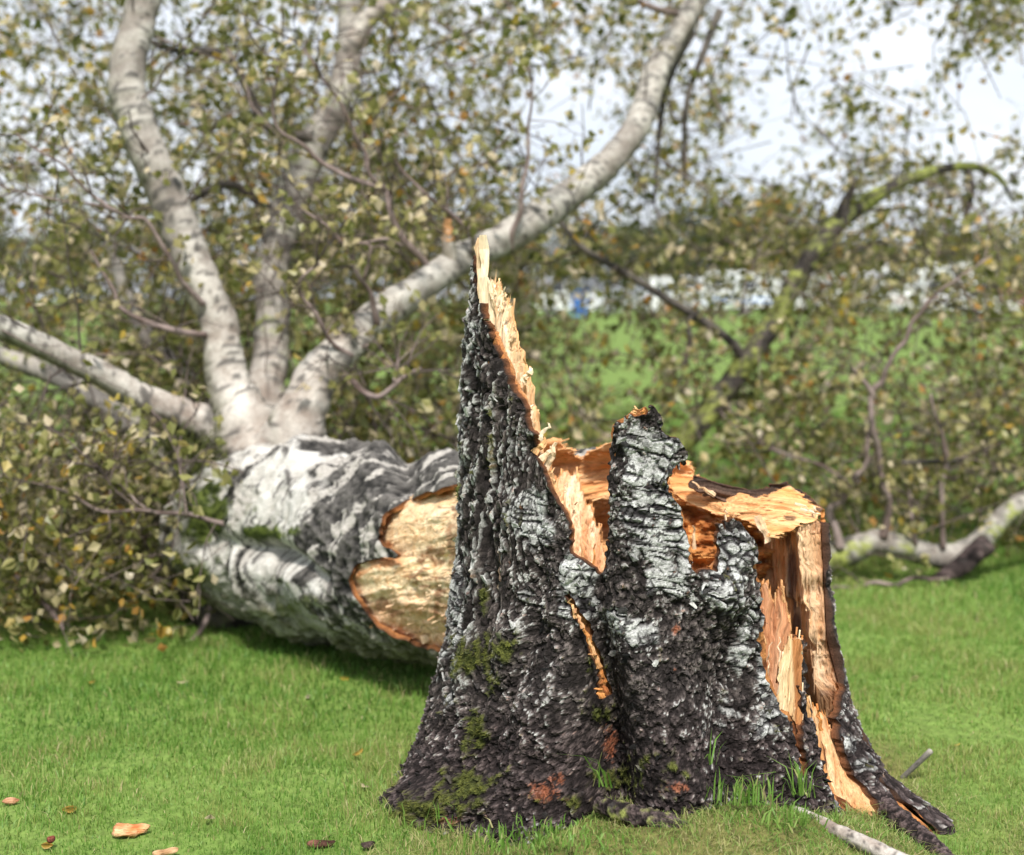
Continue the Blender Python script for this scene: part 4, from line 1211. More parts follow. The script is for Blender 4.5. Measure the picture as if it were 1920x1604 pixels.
LIMBS = [
    ([(470, 930, 4.40, 150), (462, 840, 4.38, 128), (432, 720, 4.42, 96), (410, 610, 4.46, 84), (375, 510, 4.50, 84), (330, 410, 4.54, 86), (280, 290, 4.58, 84), (238, 180, 4.62, 82), (240, 100, 4.66, 76), (268, 0, 4.72, 72), (300, -160, 4.8, 66), (280, -360, 5.0, 50)], 'white', 0.0, 26),
    ([(490, 900, 4.60, 110), (500, 760, 4.75, 80), (508, 620, 4.95, 78), (512, 500, 5.1, 74), (540, 390, 5.25, 78), (590, 270, 5.4, 72), (640, 160, 5.5, 62), (655, 60, 5.6, 56), (648, -60, 5.7, 48), (600, -250, 5.9, 36)], 'white', 0.12, 24),
    ([(520, 900, 4.36, 150), (555, 790, 4.30, 104), (600, 700, 4.34, 88), (690, 610, 4.42, 82), (780, 545, 4.52, 72), (870, 485, 4.66, 68), (960, 440, 4.80, 72), (1060, 375, 4.95, 68), (1150, 300, 5.10, 64), (1205, 215, 5.25, 60), (1240, 120, 5.4, 56), (1290, 30, 5.55, 50), (1350, -70, 5.7, 44), (1420, -220, 5.9, 34)], 'white', 0.0, 26),
    ([(450, 900, 4.50, 90), (385, 800, 4.42, 72), (290, 752, 4.34, 64), (180, 700, 4.26, 58), (80, 650, 4.18, 54), (-30, 600, 4.10, 50), (-200, 540, 4.0, 40), (-420, 500, 3.95, 26)], 'white', 0.0, 22),
    ([(430, 960, 4.60, 80), (330, 885, 4.62, 58), (240, 795, 4.66, 52), (150, 730, 4.7, 46), (60, 690, 4.75, 42), (-60, 650, 4.8, 36), (-260, 620, 4.9, 24)], 'grey', 0.12, 18),
    ([(440, 880, 4.8, 80), (390, 770, 4.95, 52), (335, 700, 5.1, 46), (290, 650, 5.2, 40), (240, 560, 5.35, 30), (200, 430, 5.6, 20)], 'white', 0.1, 16),
    ([(500, 960, 4.62, 90), (700, 930, 4.9, 60), (900, 905, 5.1, 52), (1100, 900, 5.3, 50), (1250, 850, 5.5, 52), (1355, 735, 5.6, 54), (1410, 670, 5.62, 50), (1460, 590, 5.65, 44), (1505, 510, 5.68, 44), (1560, 430, 5.7, 42), (1640, 370, 5.75, 34), (1720, 330, 5.8, 26), (1810, 312, 5.85, 19), (1870, 330, 5.9, 13), (1900, 380, 5.95, 6)], 'dark', 0.55, 18),
    ([(470, 1080, 4.55, 120), (700, 1075, 4.75, 90), (1000, 1060, 4.95, 80), (1300, 1055, 5.05, 74), (1480, 1055, 5.05, 72), (1580, 1040, 5.05, 66), (1640, 1020, 5.05, 58), (1700, 1030, 5.06, 54), (1770, 1045, 5.06, 56), (1830, 1020, 5.08, 52), (1880, 970, 5.1, 46), (1940, 930, 5.12, 40), (2050, 890, 5.2, 30), (2200, 880, 5.3, 16)], 'white', 0.22, 22),
    ([(445, 1060, 4.40, 170), (430, 1130, 4.36, 150), (400, 1165, 4.42, 110), (360, 1130, 4.5, 60), (300, 1105, 4.6, 46), (210, 1100, 4.7, 36), (100, 1120, 4.8, 26)], 'dark', 0.25, 20),
]
LIMB_PTS = []
for k, (pts, tone, ms, sd_) in enumerate(LIMBS):
    pts = [(a_, b_, c_, w_ * (1.0 if j_ < 2 else 0.84)) for j_, (a_, b_, c_, w_) in enumerate(pts)]
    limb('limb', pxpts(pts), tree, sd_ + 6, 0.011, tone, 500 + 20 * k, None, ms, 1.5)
    LIMB_PTS.append(pts)

BR = [
    ([(805, 502, 4.55, 16), (775, 470, 4.52, 17), (748, 435, 4.5, 16), (722, 355, 4.48, 14), (650, 335, 4.46, 12), (600, 302, 4.44, 11), (525, 245, 4.4, 9), (508, 190, 4.38, 8), (520, 110, 4.36, 5)], 'twig'),
    ([(722, 355, 4.48, 11), (695, 325, 4.46, 9), (655, 230, 4.44, 8), (610, 150, 4.42, 6), (560, 80, 4.42, 4)], 'twig'),
    ([(708, 610, 4.36, 16), (690, 545, 4.33, 12), (660, 480, 4.3, 10), (615, 425, 4.28, 8), (560, 390, 4.25, 5)], 'twig'),
    ([(683, 525, 4.33, 9), (692, 480, 4.3, 8), (690, 455, 4.3, 7), (640, 452, 4.3, 6), (720, 455, 4.3, 7), (755, 462, 4.35, 7)], 'twig'),
    ([(660, 668, 4.33, 13), (625, 640, 4.28, 11), (590, 590, 4.25, 10), (568, 550, 4.22, 9), (570, 515, 4.2, 8), (600, 495, 4.2, 5)], 'twig'),
    ([(382, 572, 4.40, 13), (345, 530, 4.34, 12), (310, 470, 4.3, 11), (280, 412, 4.28, 10), (235, 405, 4.25, 8), (180, 370, 4.22, 7), (110, 305, 4.2, 6), (30, 250, 4.2, 4)], 'twig'),
    ([(240, 405, 4.25, 8), (180, 390, 4.2, 6), (100, 370, 4.2, 5), (0, 350, 4.2, 4)], 'twig'),
    ([(386, 628, 4.40, 15), (330, 618, 4.35, 14), (272, 608, 4.32, 13), (232, 575, 4.3, 11), (195, 515, 4.28, 9), (170, 470, 4.28, 6)], 'twig'),
    ([(660, 715, 4.33, 14), (680, 738, 4.30, 13), (705, 742, 4.28, 12), (735, 722, 4.26, 11), (760, 705, 4.25, 9), (790, 690, 4.25, 5)], 'twig'),
    ([(740, 718, 4.26, 10), (744, 700, 4.26, 9), (746, 678, 4.26, 8)], 'twig'),
    ([(480, 1000, 4.10, 15), (425, 985, 4.05, 12), (350, 970, 4.0, 10), (260, 962, 3.98, 9), (190, 948, 3.96, 8), (120, 925, 3.95, 6), (60, 905, 3.95, 4)], 'twig'),
    ([(350, 970, 4.0, 7), (342, 920, 4.0, 6), (336, 860, 4.0, 5), (340, 830, 4.0, 3)], 'twig'),
    ([(205, 950, 3.96, 6), (198, 910, 3.95, 5), (180, 870, 3.95, 4)], 'twig'),
    ([(300, 965, 3.98, 6), (240, 920, 3.98, 5), (190, 880, 3.98, 3)], 'twig'),
    ([(398, 1120, 4.25, 13), (390, 1160, 4.2, 13), (365, 1195, 4.15, 12), (310, 1225, 4.1, 9), (240, 1215, 4.1, 6)], 'twig'),
    ([(958, 470, 4.75, 14), (972, 400, 4.7, 12), (985, 310, 4.7, 9), (1000, 200, 4.7, 6), (990, 120, 4.7, 4)], 'twig'),
    ([(888, 478, 4.62, 14), (882, 440, 4.58, 12), (850, 400, 4.55, 10), (790, 365, 4.5, 8), (740, 300, 4.5, 5)], 'twig'),
    ([(1655, 1010, 5.02, 22), (1668, 940, 5.0, 15), (1655, 880, 5.0, 14), (1632, 800, 4.98, 13), (1640, 745, 4.98, 13), (1680, 660, 4.96, 11), (1725, 580, 4.95, 10), (1790, 530, 4.95, 7), (1860, 480, 4.95, 4)], 'twig'),
    ([(1640, 748, 4.98, 11), (1620, 720, 4.97, 10), (1598, 690, 4.96, 6)], 'twig'),
    ([(1575, 1030, 5.0, 20), (1560, 960, 5.0, 16), (1600, 900, 5.0, 12), (1622, 870, 5.0, 12), (1632, 800, 5.0, 8)], 'twig'),
    ([(1590, 905, 5.0, 9), (1530, 870, 5.0, 8), (1480, 850, 5.0, 6), (1420, 830, 5.0, 4)], 'twig'),
    ([(1768, 1030, 5.03, 14), (1766, 950, 5.0, 11), (1774, 870, 5.0, 10), (1764, 800, 5.0, 8), (1745, 740, 5.0, 5)], 'twig'),
    ([(1716, 1025, 5.03, 11), (1712, 980, 5.0, 9), (1704, 920, 5.0, 6)], 'twig'),
    ([(1690, 868, 5.1, 8), (1760, 865, 5.1, 9), (1840, 862, 5.1, 7)], 'dark'),
    ([(1300, 60, 5.55, 14), (1262, 130, 5.5, 12), (1240, 210, 5.45, 11), (1232, 300, 5.4, 8), (1225, 380, 5.4, 4)], 'dark'),
    ([(1350, 20, 5.6, 15), (1318, 100, 5.55, 13), (1290, 180, 5.5, 11), (1282, 260, 5.5, 8), (1285, 320, 5.5, 4)], 'dark'),
    ([(1398, 680, 5.6, 20), (1370, 640, 5.58, 18), (1300, 590, 5.55, 16), (1230, 548, 5.5, 15), (1150, 500, 5.45, 14), (1090, 462, 5.4, 12), (1040, 400, 5.4, 7)], 'dark'),
    ([(1295, 590, 5.55, 11), (1292, 620, 5.5, 9), (1296, 660, 5.5, 5)], 'dark'),
    ([(1815, 320, 5.85, 14), (1822, 360, 5.8, 12), (1812, 400, 5.8, 9), (1810, 440, 5.8, 5)], 'dark'),
    ([(1580, 425, 5.7, 30), (1582, 390, 5.7, 24), (1600, 350, 5.7, 12)], 'dark'),
    ([(650, 100, 5.55, 40), (690, 40, 5.55, 36), (735, 0, 5.55, 30), (800, -60, 5.6, 24), (900, -200, 5.7, 12)], 'white'),
    ([(500, 390, 5.2, 22), (430, 345, 5.15, 16), (355, 375, 5.1, 14), (330, 400, 5.1, 8)], 'dark'),
    ([(585, 260, 5.35, 20), (500, 235, 5.3, 20), (430, 110, 5.25, 18), (330, 95, 5.2, 14), (240, 60, 5.2, 8)], 'dark'),
    ([(1270, 25, 5.5, 16), (1200, 5, 5.45, 12), (1150, -20, 5.4, 8)], 'twig'),
    ([(845, 490, 4.6, 34), (841, 455, 4.58, 26), (840, 430, 4.57, 16)], 'white'),
    ([(0, 1140, 4.4, 16), (60, 1160, 4.35, 14), (100, 1190, 4.3, 10)], 'twig'),
    ([(30, 1080, 4.2, 10), (80, 1130, 4.2, 12), (120, 1180, 4.15, 9)], 'twig'),
    ([(1850, 1020, 5.04, 40), (1810, 1056, 5.0, 38), (1775, 1080, 4.98, 32), (1748, 1096, 4.98, 22), (1725, 1112, 4.97, 8)], 'root'),
    ([(1780, 1085, 4.95, 10), (1680, 1090, 4.9, 9), (1600, 1098, 4.9, 10), (1500, 1110, 4.9, 8)], 'twig'),
]
SHOOT = []
for k, (pts, tone) in enumerate(BR):
    pp = np.array(pxpts(pts))
    if tone == 'twig':
        den = []
        for j in range(len(pp) - 1):
            L_ = np.linalg.norm(pp[j + 1, :3] - pp[j, :3])
            m_ = max(1, int(L_ / 0.055))
            for q_ in range(m_):
                den.append(pp[j] + (pp[j + 1] - pp[j]) * q_ / m_)
        den.append(pp[-1])
        den = np.array(den)
        den[1:-1, :3] += np.random.default_rng(900 + k).normal(0, 0.0055, (len(den) - 2, 3))
        den[:, 3] *= 0.85
        pp = den
    SHOOT.append(pp)
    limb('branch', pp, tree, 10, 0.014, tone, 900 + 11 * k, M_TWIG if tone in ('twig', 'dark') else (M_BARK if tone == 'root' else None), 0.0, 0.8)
splinter(P(841, 452, 4.57), P(839, 408, 4.56), 0.036, 0.026, 0.03, tree, (0.62, 0.36, 0.18), 990)

# ------------------------------------------------------------------ crown: clumps of leaves on thin twigs
def density(px, py):
    """how leafy the fallen crown is, seen along each line of sight"""
    d = np.where(px < 900, 1.0, 0.0)
    d = np.maximum(d, sst(1150, 850, px))
    top = sst(420, 100, py)
    d = d * (1 - 0.46 * top)
    right = 0.60 * sst(800, 1000, px)
    right = right * np.where(py < 420, 0.62, 1.0)
    d = np.maximum(d, right)
    d = np.maximum(d, 0.95 * sst(1480, 1580, px) * sst(720, 860, py))
    d = np.maximum(d, 0.80 * sst(1350, 1450, px) * sst(360, 430, py) * sst(560, 480, py))
    hole = blobs(px, py, [(1060, 250, 110, 90, 0.72), (1840, 130, 150, 180, 1.3), (1450, 250, 130, 90, 0.35), (1720, 130, 120, 90, 0.45), (1150, 690, 120, 60, 0.5), (1450, 650, 160, 60, 0.42),
                          (1700, 640, 120, 60, 0.40), (1260, 450, 70, 40, 0.5), (1400, 562, 130, 26, 0.22), (1570, 562, 110, 24, 0.16), (1760, 555, 140, 30, 0.22), (1090, 568, 60, 20, 0.35), (1670, 770, 40, 30, 0.5), (330, 60, 120, 60, 0.2), (560, 120, 60, 50, 0.25)])
    d = d - hole
    d = np.maximum(d, 0.9 * blobs(px, py, [(1860, 20, 60, 50, 1.0), (1830, 60, 25, 40, 0.7), (1730, 330, 160, 50, 0.8), (1720, 250, 40, 60, 0.5)]))
    low = np.where(px < 760, sst(1215, 1140, py + 30 * np.sin(px / 60)), sst(1085, 1040, py))
    return np.clip(d, 0, 1) * low


def build_crown():
    rg = np.random.default_rng(77)
    C = []
    need = 4500
    while len(C) < need:
        px = rg.uniform(-420, 2340, 4000)
        py = rg.uniform(-420, 1200, 4000)
        dd = rg.uniform(4.7, 8.6, 4000)
        dd = np.where(py > 780, rg.uniform(4.55, 6.6, 4000), dd)
        dd = np.where(px > 1150, np.maximum(dd, rg.uniform(5.15, 5.9, 4000)), dd)
        q = P(px, py, dd)
        inside = (px > -60) & (px < 1980) & (py > -60)
        den = density(np.clip(px, 0, 1920), np.clip(py, 0, 1200)) * np.where(inside, 1, 0.45)
        den = den * (0.25 + 1.0 * sst(-0.35, 0.25, fbm(q * 1.25, 3, 15)))
        ok = (rg.random(4000) < den) & (q[:, 2] > 0.03)
        # keep the near limbs and the trunk clear
        C.extend(np.column_stack([q[ok], dd[ok]]).tolist())
    C = np.array(C[:need])
    # nearer sprays on the left, by the trunk
    m = 420
    px = rg.uniform(-160, 420, m)
    py = rg.uniform(800, 1215, m)
    keep = ~((px > 250) & (py < 900)) & ~((px > 370) & (py < 1100)) & (rg.random(m) < 0.9 - 0.5 * sst(200, 420, px))
    q = P(px, py, rg.uniform(3.95, 4.5, m))
    near = np.column_stack([q, q[:, 1]])[keep & (q[:, 2] > 0.02)]
    return C, near


def leaves_mesh(name, cen, size, nrm, dirv, tint, parent, mat=M_LEAF):
    n = len(cen)
    side = np.cross(nrm, dirv)
    side /= np.linalg.norm(side, axis=1)[:, None]
    s = size[:, None]
    base = cen - dirv * s * 0.5
    tip = cen + dirv * s * 0.5
    l_ = cen - dirv * s * 0.12 + side * s * 0.38 - nrm * s * 0.10
    r_ = cen - dirv * s * 0.12 - side * s * 0.38 - nrm * s * 0.10
    V = np.stack([base, l_, tip, r_], 1).reshape(-1, 3)
    k = np.arange(n) * 4
    T = np.concatenate([np.stack([k, k + 1, k + 2], -1), np.stack([k, k + 2, k + 3], -1)])
    return make_obj(name, V, None, mat, parent, False, None, {'tint': ('FLOAT', np.repeat(tint, 4))}, tris=T)


def unit(v):
    return v / np.linalg.norm(v, axis=-1, keepdims=True)


def twig_mesh(name, segs, parent):
    """thin three-sided twigs, rows of polylines (n,4,3) with a base radius"""
    A, rad = segs
    n, K = A.shape[:2]
    d = unit(A[:, -1] - A[:, 0])
    s = unit(np.cross(d, [0.3, 1, 0.2]))
    t = np.cross(d, s)
    rr = rad[:, None] * np.linspace(1, 0.35, K)[None]
    V = []
    for a in (0, 2.094, 4.189):
        V.append(A + rr[..., None] * (math.cos(a) * s[:, None] + math.sin(a) * t[:, None]))
    V = np.stack(V, 2)
    idx = np.arange(n * K * 3).reshape(n, K, 3)
    a, b = idx[:, :-1], idx[:, 1:]
    Q = np.stack([a, np.roll(a, -1, 2), np.roll(b, -1, 2), b], -1).reshape(-1, 4)
    rgc = np.random.default_rng(5).random(n)
    col = np.repeat(lerp3((0.05, 0.04, 0.035), (0.22, 0.17, 0.155), rgc), K * 3, 0)
    o = make_obj(name, V.reshape(-1, 3), None, M_TWIG, parent, True, None, {'Col': ('FLOAT_COLOR', col)}, quads=Q)
    o['kind'] = 'stuff'
    return o


cl_c, cl_n = build_crown()
rg = np.random.default_rng(99)


def spray(C, per, rad, smin, smax):
    n = len(C)
    k = rg.poisson(per, n)
    ci = np.repeat(np.arange(n), k)
    tw = unit(rg.normal(0, 1, (n, 3)) + np.array([0, 0, -0.45]))
    L = rg.uniform(0.7, 2.0, n) * rad
    t = rg.uniform(-0.5, 1, len(ci))
    cen = C[ci, :3] + tw[ci] * (L[ci] * t)[:, None] * 1.3 + rg.normal(0, 0.21, (len(ci), 3)) * rad
    nrm = unit(rg.normal(0, 1, (len(ci), 3)) + np.array([0, -0.25, 0.5]))
    dv = rg.normal(0, 1, (len(ci), 3)) + np.array([0, 0, -0.9])
    dv = unit(dv - nrm * (dv * nrm).sum(1)[:, None])
    size = rg.uniform(smin, smax, len(ci))
    A = np.stack([C[:, :3] - tw * L[:, None] * 0.9, C[:, :3] - tw * L[:, None] * 0.2 + rg.normal(0, .02, (n, 3)),
                  C[:, :3] + tw * L[:, None] * 0.6 + rg.normal(0, .03, (n, 3)), C[:, :3] + tw * L[:, None] * 1.3 + rg.normal(0, .04, (n, 3))], 1)
    cl_t = rg.uniform(-0.12, 0.12, n)
    return cen, nrm, dv, size, ci, A, cl_t


cen, nrm, dv, size, ci, TW, clt = spray(cl_c, 15, 0.15, 0.030, 0.054)
cenN, nrmN, dvN, sizeN, ciN, TWN, cltN = spray(cl_n, 11, 0.12, 0.026, 0.044)
tint = np.clip(np.where(rg.random(len(cen)) < 0.34, rg.uniform(0.5, 1.0, len(cen)), rg.beta(2.2, 3.0, len(cen)) * 0.62) + clt[ci], 0, 1)
tintN = np.clip(np.where(rg.random(len(cenN)) < 0.42, rg.uniform(0.55, 0.98, len(cenN)), rg.beta(2.2, 2.4, len(cenN)) * 0.62) + cltN[ciN], 0, 1)
ok = cen[:, 2] > 0.01
ax_, ay_ = proj(cen)
# keep leaves out of the wood of the thick limbs: only those in front of a limb's own depth are dropped
hide = np.zeros(len(cen), bool)
for (pts, hr) in ((LIMB_PTS[0], 46), (LIMB_PTS[1], 40), (LIMB_PTS[2], 44), (LIMB_PTS[3], 38), (LIMB_PTS[6][4:], 40), (LIMB_PTS[7][4:], 44)):
    q, s_ = spline(pxpts(pts), 90)
    for k in range(0, 90, 2):
        hide |= (np.linalg.norm(cen - q[k, :3], axis=1) < q[k, 3] + 0.05) | ((np.hypot(ax_ - proj(q[k, :3])[0], ay_ - proj(q[k, :3])[1]) < hr) & (cen[:, 1] < q[k, 1]))
q, s_ = spline(pxpts(LOG), 60)
for k in range(60):
    hide |= (np.linalg.norm(cen - q[k, :3], axis=1) < q[k, 3] + 0.10)
ok &= ~hide
o = leaves_mesh('crown', cen[ok], size[ok], nrm[ok], dv[ok], tint[ok], tree)
o['kind'] = 'stuff'
okN = cenN[:, 2] > 0.008
for k in range(60):
    okN &= np.linalg.norm(cenN - q[k, :3], axis=1) > q[k, 3] + 0.03
# the 300 leaves that show largest are leaves of their own
cx_, cy_ = proj(cenN)
vis = okN & (cx_ > 0) & (cx_ < 480) & (cy_ > 790) & (cy_ < 1230)
cand = np.nonzero(vis)[0]
big = cand[np.argsort(-(sizeN / cenN[:, 1])[cand])[:280]]
bigset = np.zeros(len(cenN), bool)
bigset[big] = True
rest = okN & ~bigset
o = leaves_mesh('crown', cenN[rest], sizeN[rest], nrmN[rest], dvN[rest], tintN[rest], tree)
o['kind'] = 'stuff'


def leaf_mesh_data(name, tintv, fold=0.12):
    me = bpy.data.meshes.new(name)
    outl = [(0, -0.5), (0.22, -0.36), (0.36, -0.12), (0.30, 0.12), (0.14, 0.34), (0, 0.5)]
    V = [(0, y, 0) for (x, y) in outl]
    V += [(x, y, -fold * x * 2) for (x, y) in outl[1:-1]]
    V += [(-x, y, -fold * x * 2) for (x, y) in outl[1:-1]]
    F = []
    for off in (6, 10):
        ch = [0] + [off + k for k in range(4)] + [5]
        for k in range(5):
            a, b = ch[k], ch[k + 1]
            if k == 0:
                F.append((0, b, 1))
            elif k == 4:
                F.append((4, a, 5))
            else:
                F.append((k, a, b, k + 1))
    me.from_pydata([(0.0 + v[0], v[1], v[2] + 0.05 * v[1] ** 2) for v in V], [], F)
    me.materials.append(M_LEAF)
    a = me.attributes.new('tint', 'FLOAT', 'POINT')
    a.data.foreach_set('value', np.full(len(V), tintv, np.float32))
    me.polygons.foreach_set('use_smooth', np.ones(len(F), bool))
    me.update()
    return me


LEAF_ME = [leaf_mesh_data('leaf', t) for t in (0.2, 0.32, 0.42, 0.52, 0.62, 0.72, 0.8, 0.86, 0.92, 0.97)]


def basis(dirv, nrmv):
    import mathutils
    s = np.cross(dirv, nrmv)
    s /= np.linalg.norm(s)
    m = mathutils.Matrix(((s[0], dirv[0], nrmv[0]), (s[1], dirv[1], nrmv[1]), (s[2], dirv[2], nrmv[2])))
    return m.to_euler()


for j in big:
    me = LEAF_ME[int(np.argmin(np.abs(np.array([0.2, 0.32, 0.42, 0.52, 0.62, 0.72, 0.8, 0.86, 0.92, 0.97]) - tintN[j])))]
    lf = bpy.data.objects.new('leaf', me)
    COL.objects.link(lf)
    lf.parent = tree
    lf.location = [float(v) for v in cenN[j] - np.array(tree.location)]
    lf.rotation_euler = basis(dvN[j], nrmN[j])
    lf.scale = (float(sizeN[j]),) * 3
def side_shoots():
    r = np.random.default_rng(66)
    A, rad, tips = [], [], []
    src = [(p_, 9, 0.30) for p_ in SHOOT] + [(np.array(pxpts(p_)), 16, 0.55) for p_ in LIMB_PTS]
    for (pp, cnt, Lm) in src:
        for _ in range(cnt):
            j = r.integers(1, len(pp) - 1)
            t = r.random()
            o_ = pp[j] * (1 - t) + pp[min(j + 1, len(pp) - 1)] * t
            ax = unit(pp[min(j + 1, len(pp) - 1), :3] - pp[j - 1, :3])
            d0 = unit(ax * 0.8 + r.normal(0, 0.75, 3))
            L_ = r.uniform(0.3, 1.0) * Lm
            base_ = o_[:3].copy()
            d1 = unit(d0 + r.normal(0, 0.25, 3) + np.array([0, 0, -0.05]))
            d2 = unit(d1 + r.normal(0, 0.3, 3) + np.array([0, 0, -0.1]))
            P1 = base_ + d0 * L_ * 0.33
            P2 = P1 + d1 * L_ * 0.33
            P3 = P2 + d2 * L_ * 0.34
            A.append([base_, P1, P2, P3])
            rad.append(r.uniform(0.0022, 0.0045) * (1.4 if Lm > 0.4 else 1))
            tips.append(P3)
            for q0 in (P1, P2):
                if r.random() < 0.75:
                    e = unit(d1 + r.normal(0, 0.8, 3))
                    l2 = L_ * r.uniform(0.25, 0.6)
                    A.append([q0, q0 + e * l2 * 0.4, q0 + unit(e + r.normal(0, 0.25, 3)) * l2 * 0.75, q0 + unit(e + r.normal(0, 0.3, 3)) * l2])
                    rad.append(0.0016)
                    tips.append(A[-1][3])
    return np.array(A), np.array(rad), np.array(tips)


sA, sR, sT = side_shoots()
zk = sA[..., 2].min(1) > 0.0
twig_mesh('twigs', (sA[zk], sR[zk]), tree)
cT = np.column_stack([sT, sT[:, 1]])[zk]
cT = cT[rg.random(len(cT)) < 0.55]
cS, nS, dS, zS, iS, _, tS = spray(cT, 4, 0.05, 0.026, 0.046)
oS = cS[:, 2] > 0.02
o = leaves_mesh('crown', cS[oS], zS[oS], nS[oS], dS[oS], np.clip(rg.beta(2.2, 1.8, oS.sum()) * 0.95, 0, 1), tree)
o['kind'] = 'stuff'
twr = np.full(len(TW), 0.0036) * rg.uniform(0.6, 1.5, len(TW))
z_ok = TW[..., 2].min(1) > 0.0
twig_mesh('twigs', (TW[z_ok], twr[z_ok]), tree)
z_ok = TWN[..., 2].min(1) > 0.0
twig_mesh('twigs', (TWN[z_ok], np.full(z_ok.sum(), 0.0019)), tree)

# ------------------------------------------------------------------ grass
def grass_blades(name, x, y, hgt, wid, tint, lean=0.45, seed=3, z=None):
    r = np.random.default_rng(seed)
    n = len(x)
    z = ground_z(x, y) if z is None else z
    a = r.uniform(0, 2 * math.pi, n)
    fx, fy = np.cos(a), np.sin(a)
    b = r.uniform(0, 2 * math.pi, n)
    ln = np.abs(r.normal(0, lean, n))
    lx_, ly_ = np.cos(b) * ln, np.sin(b) * ln
    base = np.stack([x, y, z - 0.004], -1)
    w2 = np.stack([fx, fy, np.zeros(n)], -1) * (wid / 2)[:, None]
    mid = base + np.stack([lx_ * 0.35, ly_ * 0.35, np.full(n, 0.58)], -1) * hgt[:, None]
    tip = base + np.stack([lx_, ly_, 1 - 0.35 * np.minimum(ln, 1.4)], -1) * hgt[:, None]
    V = np.stack([base - w2, base + w2, mid + w2 * 0.8, mid - w2 * 0.8, tip], 1).reshape(-1, 3)
    k = np.arange(n) * 5
    Q = np.stack([k, k + 1, k + 2, k + 3], -1)
    T = np.stack([k + 3, k + 2, k + 4], -1)
    return V, Q, T, np.repeat(tint, 5)


def lawn_grass():
    r = np.random.default_rng(31)
    Vs, Qs, Ts, Cs = [], [], [], []
    off = 0
    for (y0, y1, dens, h0, h1, w_) in ((2.05, 3.3, 23000, 0.014, 0.032, 0.0021), (3.3, 4.6, 12000, 0.018, 0.038, 0.0028), (4.6, 6.6, 5200, 0.022, 0.045, 0.0042), (6.6, 13, 900, 0.03, 0.06, 0.008)):
        xm = 0.50 * y1 + 0.15
        n = int((y1 - y0) * 2 * xm * dens)
        x = r.uniform(-xm, xm, n)
        y = r.uniform(y0, y1, n)
        k = np.abs(x) < 0.48 * y + 0.15
        th = np.arctan2(x - STX, -(y - STY))
        rs = stump_r(th, ground_z(x, y))
        k &= np.hypot(x - STX, y - STY) > rs - 0.015
        bare = bare_mask(x, y)
        k &= r.random(n) > 0.55 * bare
        x, y, bare = x[k], y[k], bare[k]
        p = np.stack([x, y, x * 0], -1)
        pat = fbm(p * 1.7, 3, 55)
        pat2 = fbm(p * 7, 3, 57)
        hg = r.uniform(h0, h1, len(x)) * (1 + 0.45 * pat2 - 0.35 * fbm(p * 0.8, 3, 58)) * (1 - 0.50 * bare)
        tn = np.clip(0.50 + 0.22 * fbm(p * 0.8, 3, 58) + 0.20 * pat + 0.20 * pat2 + r.normal(0, 0.17, len(x)), 0, 0.86)
        dry = r.random(len(x)) < 0.07 + 0.34 * bare + 0.30 * sst(0.25, 0.6, pat2)
        tn = np.where(dry, r.uniform(0.78, 1.0, len(x)), tn)
        V, Q, T, C = grass_blades('g', x, y, hg, np.full(len(x), w_) * r.uniform(0.7, 1.3, len(x)), tn, 0.55, 33)
        Vs.append(V)
        Qs.append(Q + off)
        Ts.append(T + off)
        Cs.append(C)
        off += len(V)
    n = 62000
    x = r.uniform(-0.45, 1.15, n)
    y = r.uniform(2.05, 2.95, n)
    th = np.arctan2(x - STX, -(y - STY))
    bare = bare_mask(x, y)
    k = (np.hypot(x - STX, y - STY) > stump_r(th, ground_z(x, y)) - 0.02) & (r.random(n) < bare + 0.05)
    x, y = x[k], y[k]
    p = np.stack([x, y, x * 0], -1)
    pat = fbm(p * 9, 3, 59)
    tn = np.where(r.random(len(x)) < np.clip(0.55 + 0.5 * pat, 0.1, 0.95), r.uniform(0.80, 1.0, len(x)), np.clip(r.normal(0.55, 0.15, len(x)), 0.1, 0.8))
    V, Q, T, C = grass_blades('g', x, y, r.uniform(0.010, 0.030, len(x)) * (1 + 0.4 * pat), np.full(len(x), 0.0017), tn, 1.15, 36)
    Vs.append(V)
    Qs.append(Q + off)
    Ts.append(T + off)
    Cs.append(C)
    g = make_obj('grass', np.concatenate(Vs), None, M_GRASS, None, True, None, {'tint': ('FLOAT', np.concatenate(Cs))}, quads=np.concatenate(Qs), tris=np.concatenate(Ts))
    tag(g, 'short green lawn grass covering the ground round the stump', 'grass', None, 'stuff')


lawn_grass()


def tuft(px, py, d, n, h, spread, label, seed, tint=(0.3, 0.75), zoff=None, wid=0.003):
    r = np.random.default_rng(seed)
    c = P(px, py, d)
    z0 = c[2]
    o = empty('grass_tuft', (c[0], c[1], z0), label, 'grass tuft')
    x = c[0] + r.normal(0, spread, n)
    y = c[1] + r.normal(0, spread * 0.6, n)
    hg = h * r.uniform(0.45, 1.0, n)
    tn = np.where(r.random(n) < 0.16, r.uniform(0.85, 1, n), r.uniform(tint[0], tint[1], n))
    V, Q, T, C = grass_blades('g', x, y, hg, np.full(n, wid) * r.uniform(0.7, 1.4, n), tn, 0.62, seed + 1, np.full(n, z0 - 0.01))
    b = make_obj('blades', V, None, M_GRASS, o, True, None, {'tint': ('FLOAT', C)}, quads=Q, tris=T)
    b['kind'] = 'stuff'


